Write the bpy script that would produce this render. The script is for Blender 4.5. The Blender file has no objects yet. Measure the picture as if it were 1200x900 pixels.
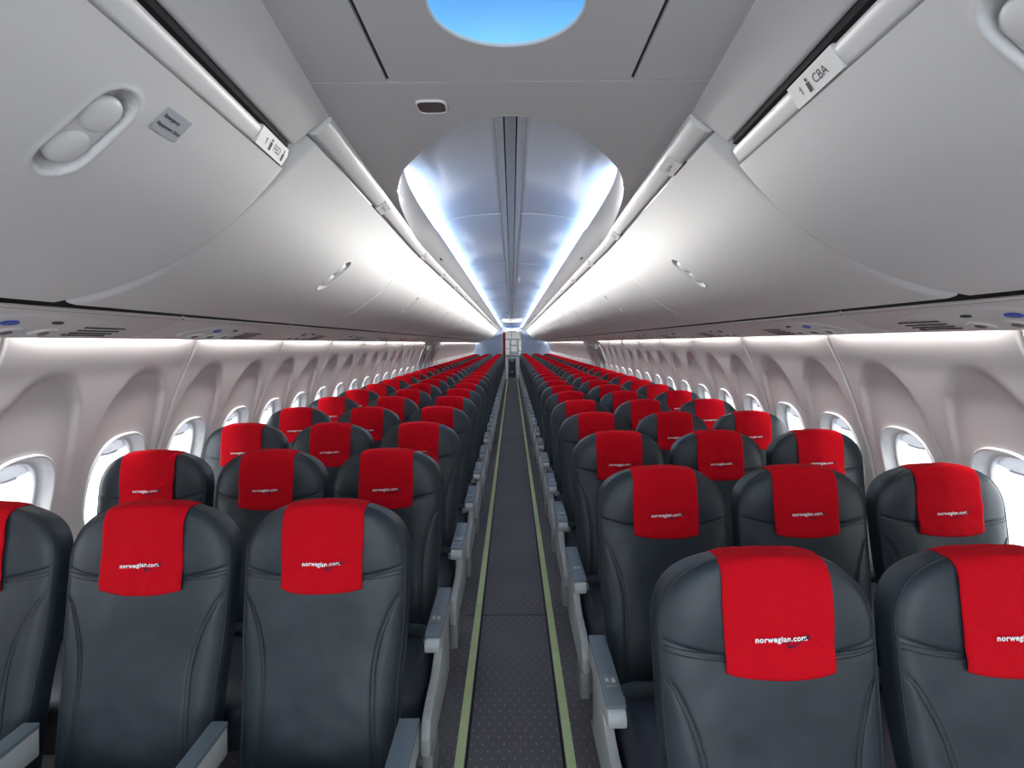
import bpy, bmesh, math, random
import numpy as np
from mathutils import Vector, noise

# ------------------------------------------------------------------ camera, world, lights, exposure
S = bpy.context.scene
COL = S.collection
EYE = 1.555
cam_d = bpy.data.cameras.new('camera')
cam_d.sensor_width = 36.0
cam_d.lens = 660.0 / 1200.0 * 36.0
cam_d.shift_y = -48.0 / 1200.0
cam_d.clip_start = 0.02
cam = bpy.data.objects.new('camera', cam_d)
cam.location = (0.0, 0.0, EYE)
cam.rotation_euler = (math.radians(90), 0.0075, 0)
COL.objects.link(cam)
S.camera = cam

world = bpy.data.worlds.new('sky')
S.world = world
world.use_nodes = True
wn = world.node_tree.nodes
wn['Background'].inputs[0].default_value = (0.93, 0.97, 1.0, 1)
wn['Background'].inputs[1].default_value = 4.0

S.view_settings.view_transform = 'Standard'
S.view_settings.look = 'None'
S.view_settings.exposure = 0.5
S.view_settings.gamma = 1.0
S.view_settings.use_curve_mapping = False
S.cycles.use_denoising = True
S.cycles.diffuse_bounces = 7
S.cycles.max_bounces = 12
S.cycles.sample_clamp_indirect = 4.0

COVE_WHITE = 820.0        # strip lamps hidden behind the ceiling valance
COVE_VAULT = 26.0
COVE_BLUE = 105.0
WASH = 74.0              # lamps over the side walls
DOME = 0.78
FRONT_FILL = 5.5             # added fill light (watts), unseen behind the camera, in place of door daylight

def area_light(name, loc, rot, sx, sy, power, colour):
    d = bpy.data.lights.new(name, 'AREA')
    d.shape = 'RECTANGLE'; d.size = sx; d.size_y = sy; d.energy = power; d.color = colour
    o = bpy.data.objects.new(name, d)
    o.location = loc; o.rotation_euler = rot
    COL.objects.link(o)
    return o
area_light('front_fill', (0, -1.45, 1.75), (math.radians(78), 0, 0), 1.9, 0.7, FRONT_FILL, (0.74, 0.88, 1.0))  # added fill for the near seats, floating out of view
area_light('blue_fill', (0, -0.55, 2.14), (0, 0, 0), 0.28, 0.28, 5.0, (0.28, 0.58, 1.0))  # added blue fill out of view, tints the near bins
area_light('galley_fill', (0, 25.0, 2.35), (0, 0, 0), 0.5, 0.3, 4.0, (1.0, 0.97, 0.92))  # added light out of view to brighten the galley lockers

Y_AFT = 24.3
Y_FRONT = -1.6

# ------------------------------------------------------------------ materials
MATS = {}
def mat(name, col, rough=0.5, spec=0.5, metal=0.0, emit=None, estr=0.0, bump=None, var=None, coat=0.0, sheen=0.0):
    """bump = (scale, strength, distance); var = (scale, amount): slight colour variation"""
    m = bpy.data.materials.new(name); m.use_nodes = True
    nt = m.node_tree; b = nt.nodes['Principled BSDF']
    b.inputs['Base Color'].default_value = (*col, 1)
    b.inputs['Roughness'].default_value = rough
    b.inputs['Specular IOR Level'].default_value = spec
    b.inputs['Metallic'].default_value = metal
    if coat: b.inputs['Coat Weight'].default_value = coat
    if sheen: b.inputs['Sheen Weight'].default_value = sheen
    if emit:
        b.inputs['Emission Color'].default_value = (*emit, 1)
        b.inputs['Emission Strength'].default_value = estr
    tc = None
    if bump or var:
        tc = nt.nodes.new('ShaderNodeTexCoord')
    if bump:
        n = nt.nodes.new('ShaderNodeTexNoise'); n.inputs['Scale'].default_value = bump[0]; n.inputs['Detail'].default_value = 3
        nt.links.new(tc.outputs['Object'], n.inputs['Vector'])
        bp = nt.nodes.new('ShaderNodeBump'); bp.inputs['Strength'].default_value = bump[1]; bp.inputs['Distance'].default_value = bump[2]
        nt.links.new(n.outputs['Fac'], bp.inputs['Height']); nt.links.new(bp.outputs['Normal'], b.inputs['Normal'])
    if var:
        n2 = nt.nodes.new('ShaderNodeTexNoise'); n2.inputs['Scale'].default_value = var[0]; n2.inputs['Detail'].default_value = 4
        nt.links.new(tc.outputs['Object'], n2.inputs['Vector'])
        r = nt.nodes.new('ShaderNodeValToRGB')
        a = var[1]
        r.color_ramp.elements[0].position = 0.3; r.color_ramp.elements[1].position = 0.7
        r.color_ramp.elements[0].color = (*[c * (1 - a) for c in col], 1)
        r.color_ramp.elements[1].color = (*[min(1, c * (1 + a)) for c in col], 1)
        nt.links.new(n2.outputs['Fac'], r.inputs['Fac']); nt.links.new(r.outputs['Color'], b.inputs['Base Color'])
    MATS[name] = m
    return m

M_LEATHER = mat('dark_leather', (0.017, 0.026, 0.035), 0.46, 0.45, bump=(340, 0.12, 0.0006), var=(9, 0.18))
M_CUSHION = mat('navy_leather', (0.020, 0.027, 0.044), 0.46, 0.5, bump=(340, 0.12, 0.0006), var=(9, 0.15))
M_STITCH = mat('dark_thread', (0.026, 0.032, 0.038), 0.6, 0.3, bump=(500, 0.3, 0.0006))
M_RED = mat('red_cloth', (0.52, 0.004, 0.012), 0.92, 0.10, bump=(650, 0.5, 0.0012), var=(420, 0.16))
M_WHITE_PRINT = mat('white_print', (0.85, 0.85, 0.84), 0.7, 0.2, var=(300, 0.03))
M_NAVY_PRINT = mat('navy_print', (0.012, 0.016, 0.06), 0.7, 0.2, var=(300, 0.05))
M_BLACK_PRINT = mat('black_print', (0.03, 0.032, 0.04), 0.6, 0.2, var=(200, 0.05))
M_BIN = mat('bin_plastic', (0.66, 0.66, 0.65), 0.48, 0.4, bump=(900, 0.08, 0.0004))
M_RAIL = mat('rail_plastic', (0.68, 0.68, 0.67), 0.42, 0.4, bump=(900, 0.06, 0.0003))
M_CEIL = mat('ceiling_plastic', (0.55, 0.55, 0.545), 0.6, 0.3, bump=(900, 0.08, 0.0004))
M_VAULT = mat('vault_plastic', (0.56, 0.59, 0.64), 0.65, 0.35, bump=(700, 0.05, 0.0004))
M_STRIPC = mat('centre_strip_plastic', (0.36, 0.38, 0.41), 0.5, 0.35, bump=(700, 0.05, 0.0004))
M_WALL = mat('wall_plastic', (0.62, 0.59, 0.59), 0.55, 0.35, bump=(800, 0.08, 0.0004))
M_FRAME = mat('window_plastic', (0.72, 0.72, 0.73), 0.45, 0.4, bump=(800, 0.05, 0.0003))
M_SHADE = mat('shade_plastic', (0.64, 0.64, 0.66), 0.5, 0.35, bump=(300, 0.05, 0.0003))
_nt = M_SHADE.node_tree; _t = _nt.nodes.new('ShaderNodeBsdfTranslucent'); _t.inputs[0].default_value = (0.8, 0.8, 0.83, 1)
_m = _nt.nodes.new('ShaderNodeMixShader'); _m.inputs[0].default_value = 0.5
_nt.links.new(_nt.nodes['Principled BSDF'].outputs[0], _m.inputs[1]); _nt.links.new(_t.outputs[0], _m.inputs[2])
_nt.links.new(_m.outputs[0], _nt.nodes['Material Output'].inputs[0])
M_PSU = mat('service_plastic', (0.66, 0.63, 0.62), 0.5, 0.35, bump=(800, 0.06, 0.0003))
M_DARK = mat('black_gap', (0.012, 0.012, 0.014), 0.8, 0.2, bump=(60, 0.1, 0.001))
M_SLOT = mat('dark_slot', (0.06, 0.06, 0.062), 0.7, 0.2, bump=(60, 0.1, 0.001))
M_ARMTOP = mat('blue_grey_plastic', (0.125, 0.165, 0.195), 0.5, 0.4, bump=(700, 0.1, 0.0003))
M_ARMLIGHT = mat('pale_grey_plastic', (0.46, 0.49, 0.49), 0.42, 0.45, bump=(700, 0.06, 0.0003))
M_METAL = mat('brushed_metal', (0.55, 0.55, 0.54), 0.35, 0.5, 1.0, bump=(200, 0.05, 0.0003))
M_LEG = mat('seat_leg_metal', (0.30, 0.31, 0.31), 0.5, 0.4, 0.3, bump=(200, 0.05, 0.0003))
M_BELT = mat('belt_webbing', (0.040, 0.052, 0.060), 0.8, 0.2, bump=(600, 0.4, 0.0006))
M_SWITCH = mat('switch_plate', (0.16, 0.17, 0.19), 0.4, 0.4, bump=(300, 0.04, 0.0003))
M_STRIPF = mat('glow_strip', (0.70, 0.82, 0.42), 0.6, 0.3, bump=(150, 0.1, 0.0004), var=(8, 0.06))
M_AFT = mat('partition_laminate', (0.27, 0.34, 0.47), 0.55, 0.35, bump=(300, 0.05, 0.0003))
M_GALLEY = mat('galley_laminate', (0.55, 0.56, 0.50), 0.5, 0.4, bump=(200, 0.05, 0.0003), var=(3, 0.05))
M_CURTAIN = mat('curtain_cloth', (0.42, 0.02, 0.04), 0.9, 0.15, bump=(300, 0.3, 0.001))
M_CART = mat('trolley_metal', (0.30, 0.32, 0.34), 0.4, 0.5, 0.4, bump=(200, 0.05, 0.0003))
M_CARTD = mat('trolley_dark', (0.06, 0.065, 0.07), 0.5, 0.4, bump=(200, 0.05, 0.0003))
M_SMOKE = mat('smoked_lens', (0.10, 0.085, 0.085), 0.35, 0.5, bump=(200, 0.1, 0.0004))
M_BLUEB = mat('blue_button', (0.04, 0.09, 0.42), 0.4, 0.4, bump=(200, 0.04, 0.0003))
M_STICKER = mat('grey_sticker', (0.42, 0.44, 0.47), 0.4, 0.4, bump=(300, 0.03, 0.0002))
M_REDPL = mat('red_placard', (0.45, 0.02, 0.03), 0.5, 0.4, bump=(200, 0.04, 0.0002))
M_SHELL = mat('fuselage_lining', (0.35, 0.36, 0.36), 0.7, 0.2, bump=(50, 0.1, 0.001))
M_SNOW = mat('snowy_apron', (0.80, 0.82, 0.85), 0.8, 0.2, bump=(1.5, 0.3, 0.02), var=(0.4, 0.06))
M_COVE_W = mat('white_strip_lamp', (0.8, 0.8, 0.8), 0.5, emit=(1.0, 0.985, 0.96), estr=COVE_WHITE)
M_COVE_V = mat('vault_strip_lamp', (0.8, 0.8, 0.8), 0.5, emit=(1.0, 0.985, 0.96), estr=COVE_VAULT)
M_COVE_B = mat('blue_strip_lamp', (0.5, 0.6, 0.8), 0.5, emit=(0.22, 0.50, 1.0), estr=COVE_BLUE)
M_WASH = mat('wall_wash_lamp', (0.8, 0.8, 0.8), 0.5, emit=(1.0, 0.98, 0.95), estr=WASH)
M_DOME = mat('blue_dome_reflector', (0.28, 0.58, 0.88), 0.5)
M_DOMEC = mat('cyan_dome_bulb', (0.4, 0.7, 0.8), 0.4, emit=(0.25, 0.66, 1.0), estr=9.0 * DOME)
M_EXIT = mat('lit_sign_face', (0.42, 0.42, 0.41), 0.5, emit=(1.0, 1.0, 0.97), estr=0.06)
M_SPOT = mat('spot_lens', (0.8, 0.8, 0.8), 0.5, emit=(1.0, 0.97, 0.9), estr=2.5)

def carpet():
    m = bpy.data.materials.new('aisle_carpet'); m.use_nodes = True
    nt = m.node_tree; N = nt.nodes; L = nt.links; b = N['Principled BSDF']
    b.inputs['Roughness'].default_value = 0.95; b.inputs['Specular IOR Level'].default_value = 0.1
    tc = N.new('ShaderNodeTexCoord'); sx = N.new('ShaderNodeSeparateXYZ'); L.new(tc.outputs['Object'], sx.inputs[0])
    def mth(op, a, c=None):
        n = N.new('ShaderNodeMath'); n.operation = op
        for i, v in enumerate((a, c)):
            if v is None: continue
            if isinstance(v, (int, float)): n.inputs[i].default_value = v
            else: L.new(v, n.inputs[i])
        return n.outputs[0]
    def dots(offx, offy):
        fx = mth('MULTIPLY', mth('SUBTRACT', mth('FRACT', mth('ADD', mth('MULTIPLY', sx.outputs[0], 1 / 0.042), 50 + offx)), 0.5), 0.042)
        fy = mth('MULTIPLY', mth('SUBTRACT', mth('FRACT', mth('ADD', mth('MULTIPLY', sx.outputs[1], 1 / 0.078), 50 + offy)), 0.5), 0.078 * 0.55)
        r = mth('SQRT', mth('ADD', mth('MULTIPLY', fx, fx), mth('MULTIPLY', fy, fy)))
        return mth('LESS_THAN', r, 0.0025)
    d = mth('MAXIMUM', dots(0, 0), dots(0.5, 0.5))
    n1 = N.new('ShaderNodeTexNoise'); n1.inputs['Scale'].default_value = 320; n1.inputs['Detail'].default_value = 2
    L.new(tc.outputs['Object'], n1.inputs['Vector'])
    n2 = N.new('ShaderNodeTexNoise'); n2.inputs['Scale'].default_value = 2.2; n2.inputs['Detail'].default_value = 3
    L.new(tc.outputs['Object'], n2.inputs['Vector'])
    r1 = N.new('ShaderNodeValToRGB')
    r1.color_ramp.elements[0].position = 0.3; r1.color_ramp.elements[0].color = (0.095, 0.092, 0.100, 1)
    r1.color_ramp.elements[1].position = 0.7; r1.color_ramp.elements[1].color = (0.175, 0.167, 0.176, 1)
    L.new(n1.outputs['Fac'], r1.inputs['Fac'])
    mx2 = N.new('ShaderNodeMix'); mx2.data_type = 'RGBA'; mx2.blend_type = 'MULTIPLY'; mx2.inputs[0].default_value = 0.5
    L.new(r1.outputs['Color'], mx2.inputs[6])
    r2 = N.new('ShaderNodeValToRGB'); r2.color_ramp.elements[0].position = 0.3; r2.color_ramp.elements[1].position = 0.7
    r2.color_ramp.elements[0].color = (0.72, 0.72, 0.78, 1); r2.color_ramp.elements[1].color = (1.1, 1.06, 1.05, 1)
    L.new(n2.outputs['Fac'], r2.inputs['Fac']); L.new(r2.outputs['Color'], mx2.inputs[7])
    mx = N.new('ShaderNodeMix'); mx.data_type = 'RGBA'
    L.new(d, mx.inputs[0]); L.new(mx2.outputs[2], mx.inputs[6]); mx.inputs[7].default_value = (0.36, 0.33, 0.32, 1)
    L.new(mx.outputs[2], b.inputs['Base Color'])
    bp = N.new('ShaderNodeBump'); bp.inputs['Strength'].default_value = 0.5; bp.inputs['Distance'].default_value = 0.002
    L.new(n1.outputs['Fac'], bp.inputs['Height']); L.new(bp.outputs['Normal'], b.inputs['Normal'])
    return m
M_CARPET = carpet()

def glass():
    m = bpy.data.materials.new('window_glass'); m.use_nodes = True
    nt = m.node_tree; N = nt.nodes; L = nt.links
    N.remove(N['Principled BSDF'])
    t = N.new('ShaderNodeBsdfTransparent'); t.inputs[0].default_value = (0.97, 0.985, 0.98, 1)
    g = N.new('ShaderNodeBsdfGlossy'); g.inputs['Roughness'].default_value = 0.03
    fr = N.new('ShaderNodeFresnel'); fr.inputs[0].default_value = 1.45
    mx = N.new('ShaderNodeMixShader')
    L.new(fr.outputs[0], mx.inputs[0]); L.new(t.outputs[0], mx.inputs[1]); L.new(g.outputs[0], mx.inputs[2])
    L.new(mx.outputs[0], N['Material Output'].inputs[0])
    return m
M_GLASS = glass()

# ------------------------------------------------------------------ helpers
def me(name, V, F, m=None, smooth=True):
    d = bpy.data.meshes.new(name)
    d.from_pydata([tuple(map(float, v)) for v in V], [], [tuple(int(i) for i in f) for f in F])
    if m is not None: d.materials.append(m)
    if smooth:
        d.polygons.foreach_set('use_smooth', [True] * len(d.polygons))
    d.update()
    return d

def ob(name, data, parent=None, loc=None, **props):
    o = bpy.data.objects.new(name, data)
    COL.objects.link(o)
    if parent is not None: o.parent = parent
    if loc is not None: o.location = loc
    for k, v in props.items(): o[k] = v
    return o

def empty(name, loc=(0, 0, 0), **props):
    return ob(name, None, None, loc, **props)

def grid_faces(nu, nv, off=0, closed_u=False):
    """vertex index = off + v*nu + u"""
    F = []
    for v in range(nv - 1):
        for u in range(nu if closed_u else nu - 1):
            u2 = (u + 1) % nu
            F.append((off + v * nu + u, off + v * nu + u2, off + (v + 1) * nu + u2, off + (v + 1) * nu + u))
    return F

class MB:
    """collects shapes that make up one part"""
    def __init__(self): self.V = []; self.F = []
    def add(self, V, F):
        o = len(self.V); self.V += [tuple(v) for v in V]; self.F += [tuple(i + o for i in f) for f in F]; return self
    def box(self, c, s, bev=0.0):
        x, y, z = c; a, b, d = s[0] / 2, s[1] / 2, s[2] / 2
        if bev <= 0:
            V = [(x + i * a, y + j * b, z + k * d) for k in (-1, 1) for j in (-1, 1) for i in (-1, 1)]
            return self.add(V, [(0, 2, 3, 1), (4, 5, 7, 6), (0, 1, 5, 4), (2, 6, 7, 3), (0, 4, 6, 2), (1, 3, 7, 5)])
        bm = bmesh.new(); bmesh.ops.create_cube(bm, size=1)
        for v in bm.verts: v.co = Vector((v.co.x * s[0], v.co.y * s[1], v.co.z * s[2]))
        bmesh.ops.bevel(bm, geom=bm.edges[:], offset=bev, segments=2, profile=0.6, affect='EDGES')
        return self.bm(bm, c)
    def bm(self, bm, c=(0, 0, 0)):
        bm.verts.index_update()
        V = [(v.co.x + c[0], v.co.y + c[1], v.co.z + c[2]) for v in bm.verts]
        F = [[v.index for v in f.verts] for f in bm.faces]
        bm.free()
        return self.add(V, F)
    def tube(self, pts, r, k=6, closed=False):
        P = [Vector(p) for p in pts]; n = len(P); V = []
        for i, p in enumerate(P):
            a = P[(i - 1) % n] if (closed or i > 0) else P[i]; b = P[(i + 1) % n] if (closed or i < n - 1) else P[i]
            t = (b - a).normalized()
            ref = Vector((0, 0, 1)) if abs(t.z) < 0.9 else Vector((0, 1, 0))
            s = t.cross(ref).normalized(); u = s.cross(t)
            for j in range(k):
                w = 2 * math.pi * j / k
                V.append(p + s * (r * math.cos(w)) + u * (r * math.sin(w)))
        F = grid_faces(k, n, 0, True)
        if closed:
            for j in range(k): F.append(((n - 1) * k + j, (n - 1) * k + (j + 1) % k, (j + 1) % k, j))
        else:
            F.append(tuple(range(k))[::-1]); F.append(tuple((n - 1) * k + j for j in range(k)))
        return self.add(V, F)
    def prism(self, poly, axis, a, b, bev=0.0):
        """poly in the two other axes (order x,y,z with `axis` left out), extruded from a to b"""
        bm = bmesh.new()
        def p3(p, t):
            return {'x': (t, p[0], p[1]), 'y': (p[0], t, p[1]), 'z': (p[0], p[1], t)}[axis]
        vs = [bm.verts.new(p3(p, a)) for p in poly]
        f = bm.faces.new(vs)
        r = bmesh.ops.extrude_face_region(bm, geom=[f])
        ax = 'xyz'.index(axis)
        for g in r['geom']:
            if isinstance(g, bmesh.types.BMVert): g.co[ax] = b
        bmesh.ops.recalc_face_normals(bm, faces=bm.faces[:])
        if bev > 0:
            bmesh.ops.bevel(bm, geom=bm.edges[:], offset=bev, segments=2, profile=0.6, affect='EDGES', clamp_overlap=True)
        return self.bm(bm)
    def mesh(self, name, m, smooth=True):
        return me(name, self.V, self.F, m, smooth)

def autosmooth(d, angle=35):
    """sharp edges above an angle so bevelled boxes shade well"""
    bm = bmesh.new(); bm.from_mesh(d)
    for e in bm.edges:
        if len(e.link_faces) == 2 and e.calc_face_angle(0) > math.radians(angle): e.smooth = False
    bm.to_mesh(d); bm.free()
    return d

def superellipse(a, b, n, k):
    out = []
    for i in range(k):
        t = 2 * math.pi * i / k
        c, s = math.cos(t), math.sin(t)
        out.append((a * math.copysign(abs(c) ** (2 / n), c), b * math.copysign(abs(s) ** (2 / n), s)))
    return out

def hermite(xs, ys):
    xs = np.array(xs, float); ys = np.array(ys, float)
    m = np.gradient(ys, xs)
    def f(x):
        x = min(max(x, xs[0]), xs[-1])
        i = min(max(int(np.searchsorted(xs, x)) - 1, 0), len(xs) - 2)
        h = xs[i + 1] - xs[i]; t = (x - xs[i]) / h
        return float((2*t**3-3*t*t+1)*ys[i] + (t**3-2*t*t+t)*h*m[i] + (-2*t**3+3*t*t)*ys[i+1] + (t**3-t*t)*h*m[i+1])
    return f

def smoothstep(a, b, x):
    t = min(max((x - a) / (b - a), 0), 1); return t * t * (3 - 2 * t)

_txt = {}
def text2d(s, width=None, height=None, bold=0.0):
    """flat glyph mesh as 2D points and faces, centred; scaled to a width or a cap height"""
    key = (s, width, height, bold)
    if key in _txt: return _txt[key]
    cu = bpy.data.curves.new('text', 'FONT'); cu.body = s; cu.size = 1.0; cu.offset = bold; cu.resolution_u = 3; cu.space_character = 1.0 + bold * 2.8
    o = bpy.data.objects.new('text', cu)
    d = bpy.data.meshes.new_from_object(o)
    V = np.array([v.co[:2] for v in d.vertices]); F = [tuple(p.vertices) for p in d.polygons]
    bpy.data.objects.remove(o); bpy.data.curves.remove(cu); bpy.data.meshes.remove(d)
    lo, hi = V.min(0), V.max(0)
    k = width / (hi[0] - lo[0]) if width else height / 0.70
    V = (V - np.array([(lo[0] + hi[0]) / 2, 0.35])) * k
    _txt[key] = (V, F)
    return _txt[key]

ORD = ['first', 'second', 'third', 'fourth', 'fifth', 'sixth', 'seventh', 'eighth', 'ninth', 'tenth', 'eleventh', 'twelfth',
       'thirteenth', 'fourteenth', 'fifteenth', 'sixteenth', 'seventeenth', 'eighteenth', 'nineteenth', 'twentieth'] + \
      ['twenty-' + w for w in ('first', 'second', 'third', 'fourth', 'fifth', 'sixth', 'seventh', 'eighth', 'ninth')] + ['thirtieth'] + \
      ['thirty-' + w for w in ('first', 'second', 'third', 'fourth', 'fifth', 'sixth', 'seventh', 'eighth', 'ninth')] + ['fortieth'] + \
      ['forty-' + w for w in ('first', 'second', 'third', 'fourth', 'fifth', 'sixth', 'seventh', 'eighth', 'ninth')] + ['fiftieth']
SIDES = ((-1, 'left'), (1, 'right'))

# ------------------------------------------------------------------ floor
fl = MB(); fl.box((0, (Y_AFT + 2.5 + Y_FRONT) / 2, -0.03), (3.7, Y_AFT + 2.5 - Y_FRONT, 0.06))
ob('floor', fl.mesh('floor', M_CARPET, False), kind='structure', category='floor', label='dark grey speckled carpet floor running down the aisle')
n_trim = 0
for sd, sn in SIDES:
    n_trim += 1
    t = empty('trim_%d' % n_trim, (0, 0, 0), kind='structure', category='floor strip',
              label='pale green glowing path strip along the %s edge of the aisle carpet' % sn)
    y = 0.3; i = 0
    seg = MB().box((0, 0.755, 0.0015), (0.035, 1.51, 0.003)).mesh('strip_segment', M_STRIPF, False)
    edge = MB().box((-sd * 0.026, 0.755, 0.001), (0.008, 1.51, 0.002)).mesh('strip_edging', M_DARK, False)
    while y < Y_AFT - 1.5:
        ob('strip_segment', seg, t, (sd * 0.207, y, 0)); ob('strip_edging', edge, t, (sd * 0.207, y, 0))
        y += 1.518; i += 1
# carpet seams across the aisle
for yy in (3.22, 6.3, 9.4):
    n_trim += 1
    ob('trim_%d' % n_trim, MB().box((0, 0, 0.0006), (0.56, 0.006, 0.0012)).mesh('carpet_seam', M_DARK, False), None, (0, yy, 0),
       kind='structure', category='carpet seam', label='thin dark carpet seam across the aisle, %s from the front' % ORD[n_trim - 3])

# ------------------------------------------------------------------ side walls with windows
WX = hermite([0, .3, .6, .85, 1.03, 1.2, 1.42, 1.58, 1.67, 1.76], [1.60, 1.68, 1.728, 1.738, 1.706, 1.655, 1.575, 1.505, 1.488, 1.478])
PITCH = 1.016; Y0 = -0.358 - PITCH            # first panel seam
WC = (0.254, 0.762); WZ = 0.955
EXITS = (11, 12)

def wall_panel_mesh(windows=True):
    ss = sorted(set([0, .003, .007, .012] + [PITCH - a for a in (0, .003, .007, .012)] + [round(v, 5) for v in np.linspace(.022, PITCH - .022, 74)]))
    zz = list(np.linspace(0.0, 0.66, 9)) + list(np.linspace(0.70, 1.58, 86)) + [1.62, 1.67, 1.76]
    def rec(s, z):
        d = 0.0
        e = min(s, PITCH - s)
        d += 0.012 * (1 - smoothstep(0, 0.013, e))
        if windows:
            for c in WC:
                ds = abs(s - c)
                if z > 0.93:
                    q = ((z - 0.93) / 0.535)
                    hw = 0.222 * max(0.0, 1 - q ** 2.3) ** (1 / 2.3) if q < 1 else -1
                else: hw = 0.222
                if hw > 0:
                    inside = smoothstep(-0.003, 0.013, hw - ds) if z <= 1.36 else smoothstep(0.0, 0.02, (1 - ((ds / 0.222) ** 2.3 + max(0, q) ** 2.3)) * 0.12)
                    depth = 0.015 * smoothstep(0.85, 1.44, z) + 0.002
                    d += depth * inside
        return d
    V = [(WX(z) + rec(s, z), s, z) for z in zz for s in ss]
    nu = len(ss); F = []; cut_v = {}; keep_v = set()
    def f_(ds, dz): return (abs(ds) / .1655) ** 2.7 + (abs(dz) / .2215) ** 2.7
    for j in range(len(zz) - 1):
        for i in range(nu - 1):
            cs, cz = (ss[i] + ss[i + 1]) / 2, (zz[j] + zz[j + 1]) / 2
            q = (j * nu + i, (j + 1) * nu + i, (j + 1) * nu + i + 1, j * nu + i + 1)
            hit = [c for c in WC if f_(cs - c, cz - WZ) < 1] if windows else []
            if hit:
                for k in q: cut_v[k] = hit[0]
                continue
            F.append(q); keep_v.update(q)
    for k, c in cut_v.items():          # snap the rim of each opening onto the exact oval
        if k in keep_v:
            x, y, z = V[k]; g = f_(y - c, z - WZ) ** (-1 / 2.7)
            y2, z2 = c + (y - c) * g, WZ + (z - WZ) * g
            V[k] = (WX(z2) + rec(y2, z2), y2, z2)
    return V, F
PV, PF = wall_panel_mesh()
panel_mesh = {1: me('wall_panel', PV, PF, M_WALL), -1: me('wall_panel', [(-x, y, z) for x, y, z in PV], [f[::-1] for f in PF], M_WALL)}

# window assembly: a along the cabin, b up the wall, c outward
dxdz = (WX(WZ + .12) - WX(WZ - .12)) / .24
tb = Vector((dxdz, 0, 1)).normalized(); tc_ = Vector((tb.z, 0, -tb.x))
def wpt(sd, a, b, c):
    z = WZ + b * tb.z + tc_.z * c
    p = Vector((WX(WZ + b * tb.z) + 0.001 + c, a, z))
    return (sd * p.x, p.y, p.z)
WIN = {}
for sd in (-1, 1):
    K = 48
    rings = [(.172, .228, .012), (.170, .226, -.003), (.167, .223, -.0045), (.163, .219, -.001), (.154, .209, .022), (.146, .200, .034), (.140, .194, .038),
             (.136, .190, .039), (.133, .187, .044), (.131, .185, .052), (.130, .184, .060), (.130, .184, .085)]
    V = []
    for A, B, c in rings: V += [wpt(sd, a, b, c) for a, b in superellipse(A, B, 2.7, K)]
    F = grid_faces(K, len(rings), 0, True)
    if sd > 0: F = [f[::-1] for f in F]
    fr = me('frame', V, F, M_FRAME)
    V = [wpt(sd, a, b, .078) for a, b in superellipse(.1305, .1845, 2.7, K)]
    pane = me('pane', V, [tuple(range(K)) if sd < 0 else tuple(range(K))[::-1]], M_GLASS, False)
    # shade: drawn a little way down, with a curved lower lip
    top = [(a, b) for a, b in superellipse(.1305, .1845, 2.7, 96) if b > 0.140]
    top.sort(key=lambda p: p[0])
    lip = [(a, 0.140 - 0.016 * (1 - (a / top[-1][0]) ** 2)) for a, _ in top]
    n = len(top); V = []
    for c in (.058, .064): V += [wpt(sd, a, b, c) for a, b in top] + [wpt(sd, a, b, c) for a, b in lip]
    F = [(i, i + 1, n + i + 1, n + i) for i in range(n - 1)] + [(2*n + i, 3*n + i, 3*n + i + 1, 2*n + i + 1) for i in range(n - 1)] + \
        [(n + i, n + i + 1, 3*n + i + 1, 3*n + i) for i in range(n - 1)]
    sh = me('shade', V, F, M_SHADE)
    hl = MB().tube([wpt(sd, a, 0.140 - 0.016 * (1 - (a / top[-1][0]) ** 2) + .003, .054) for a in np.linspace(-.05, .05, 12)], .005, 6).mesh('shade_grip', M_SHADE)
    WIN[sd] = (fr, pane, sh, hl)

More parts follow.
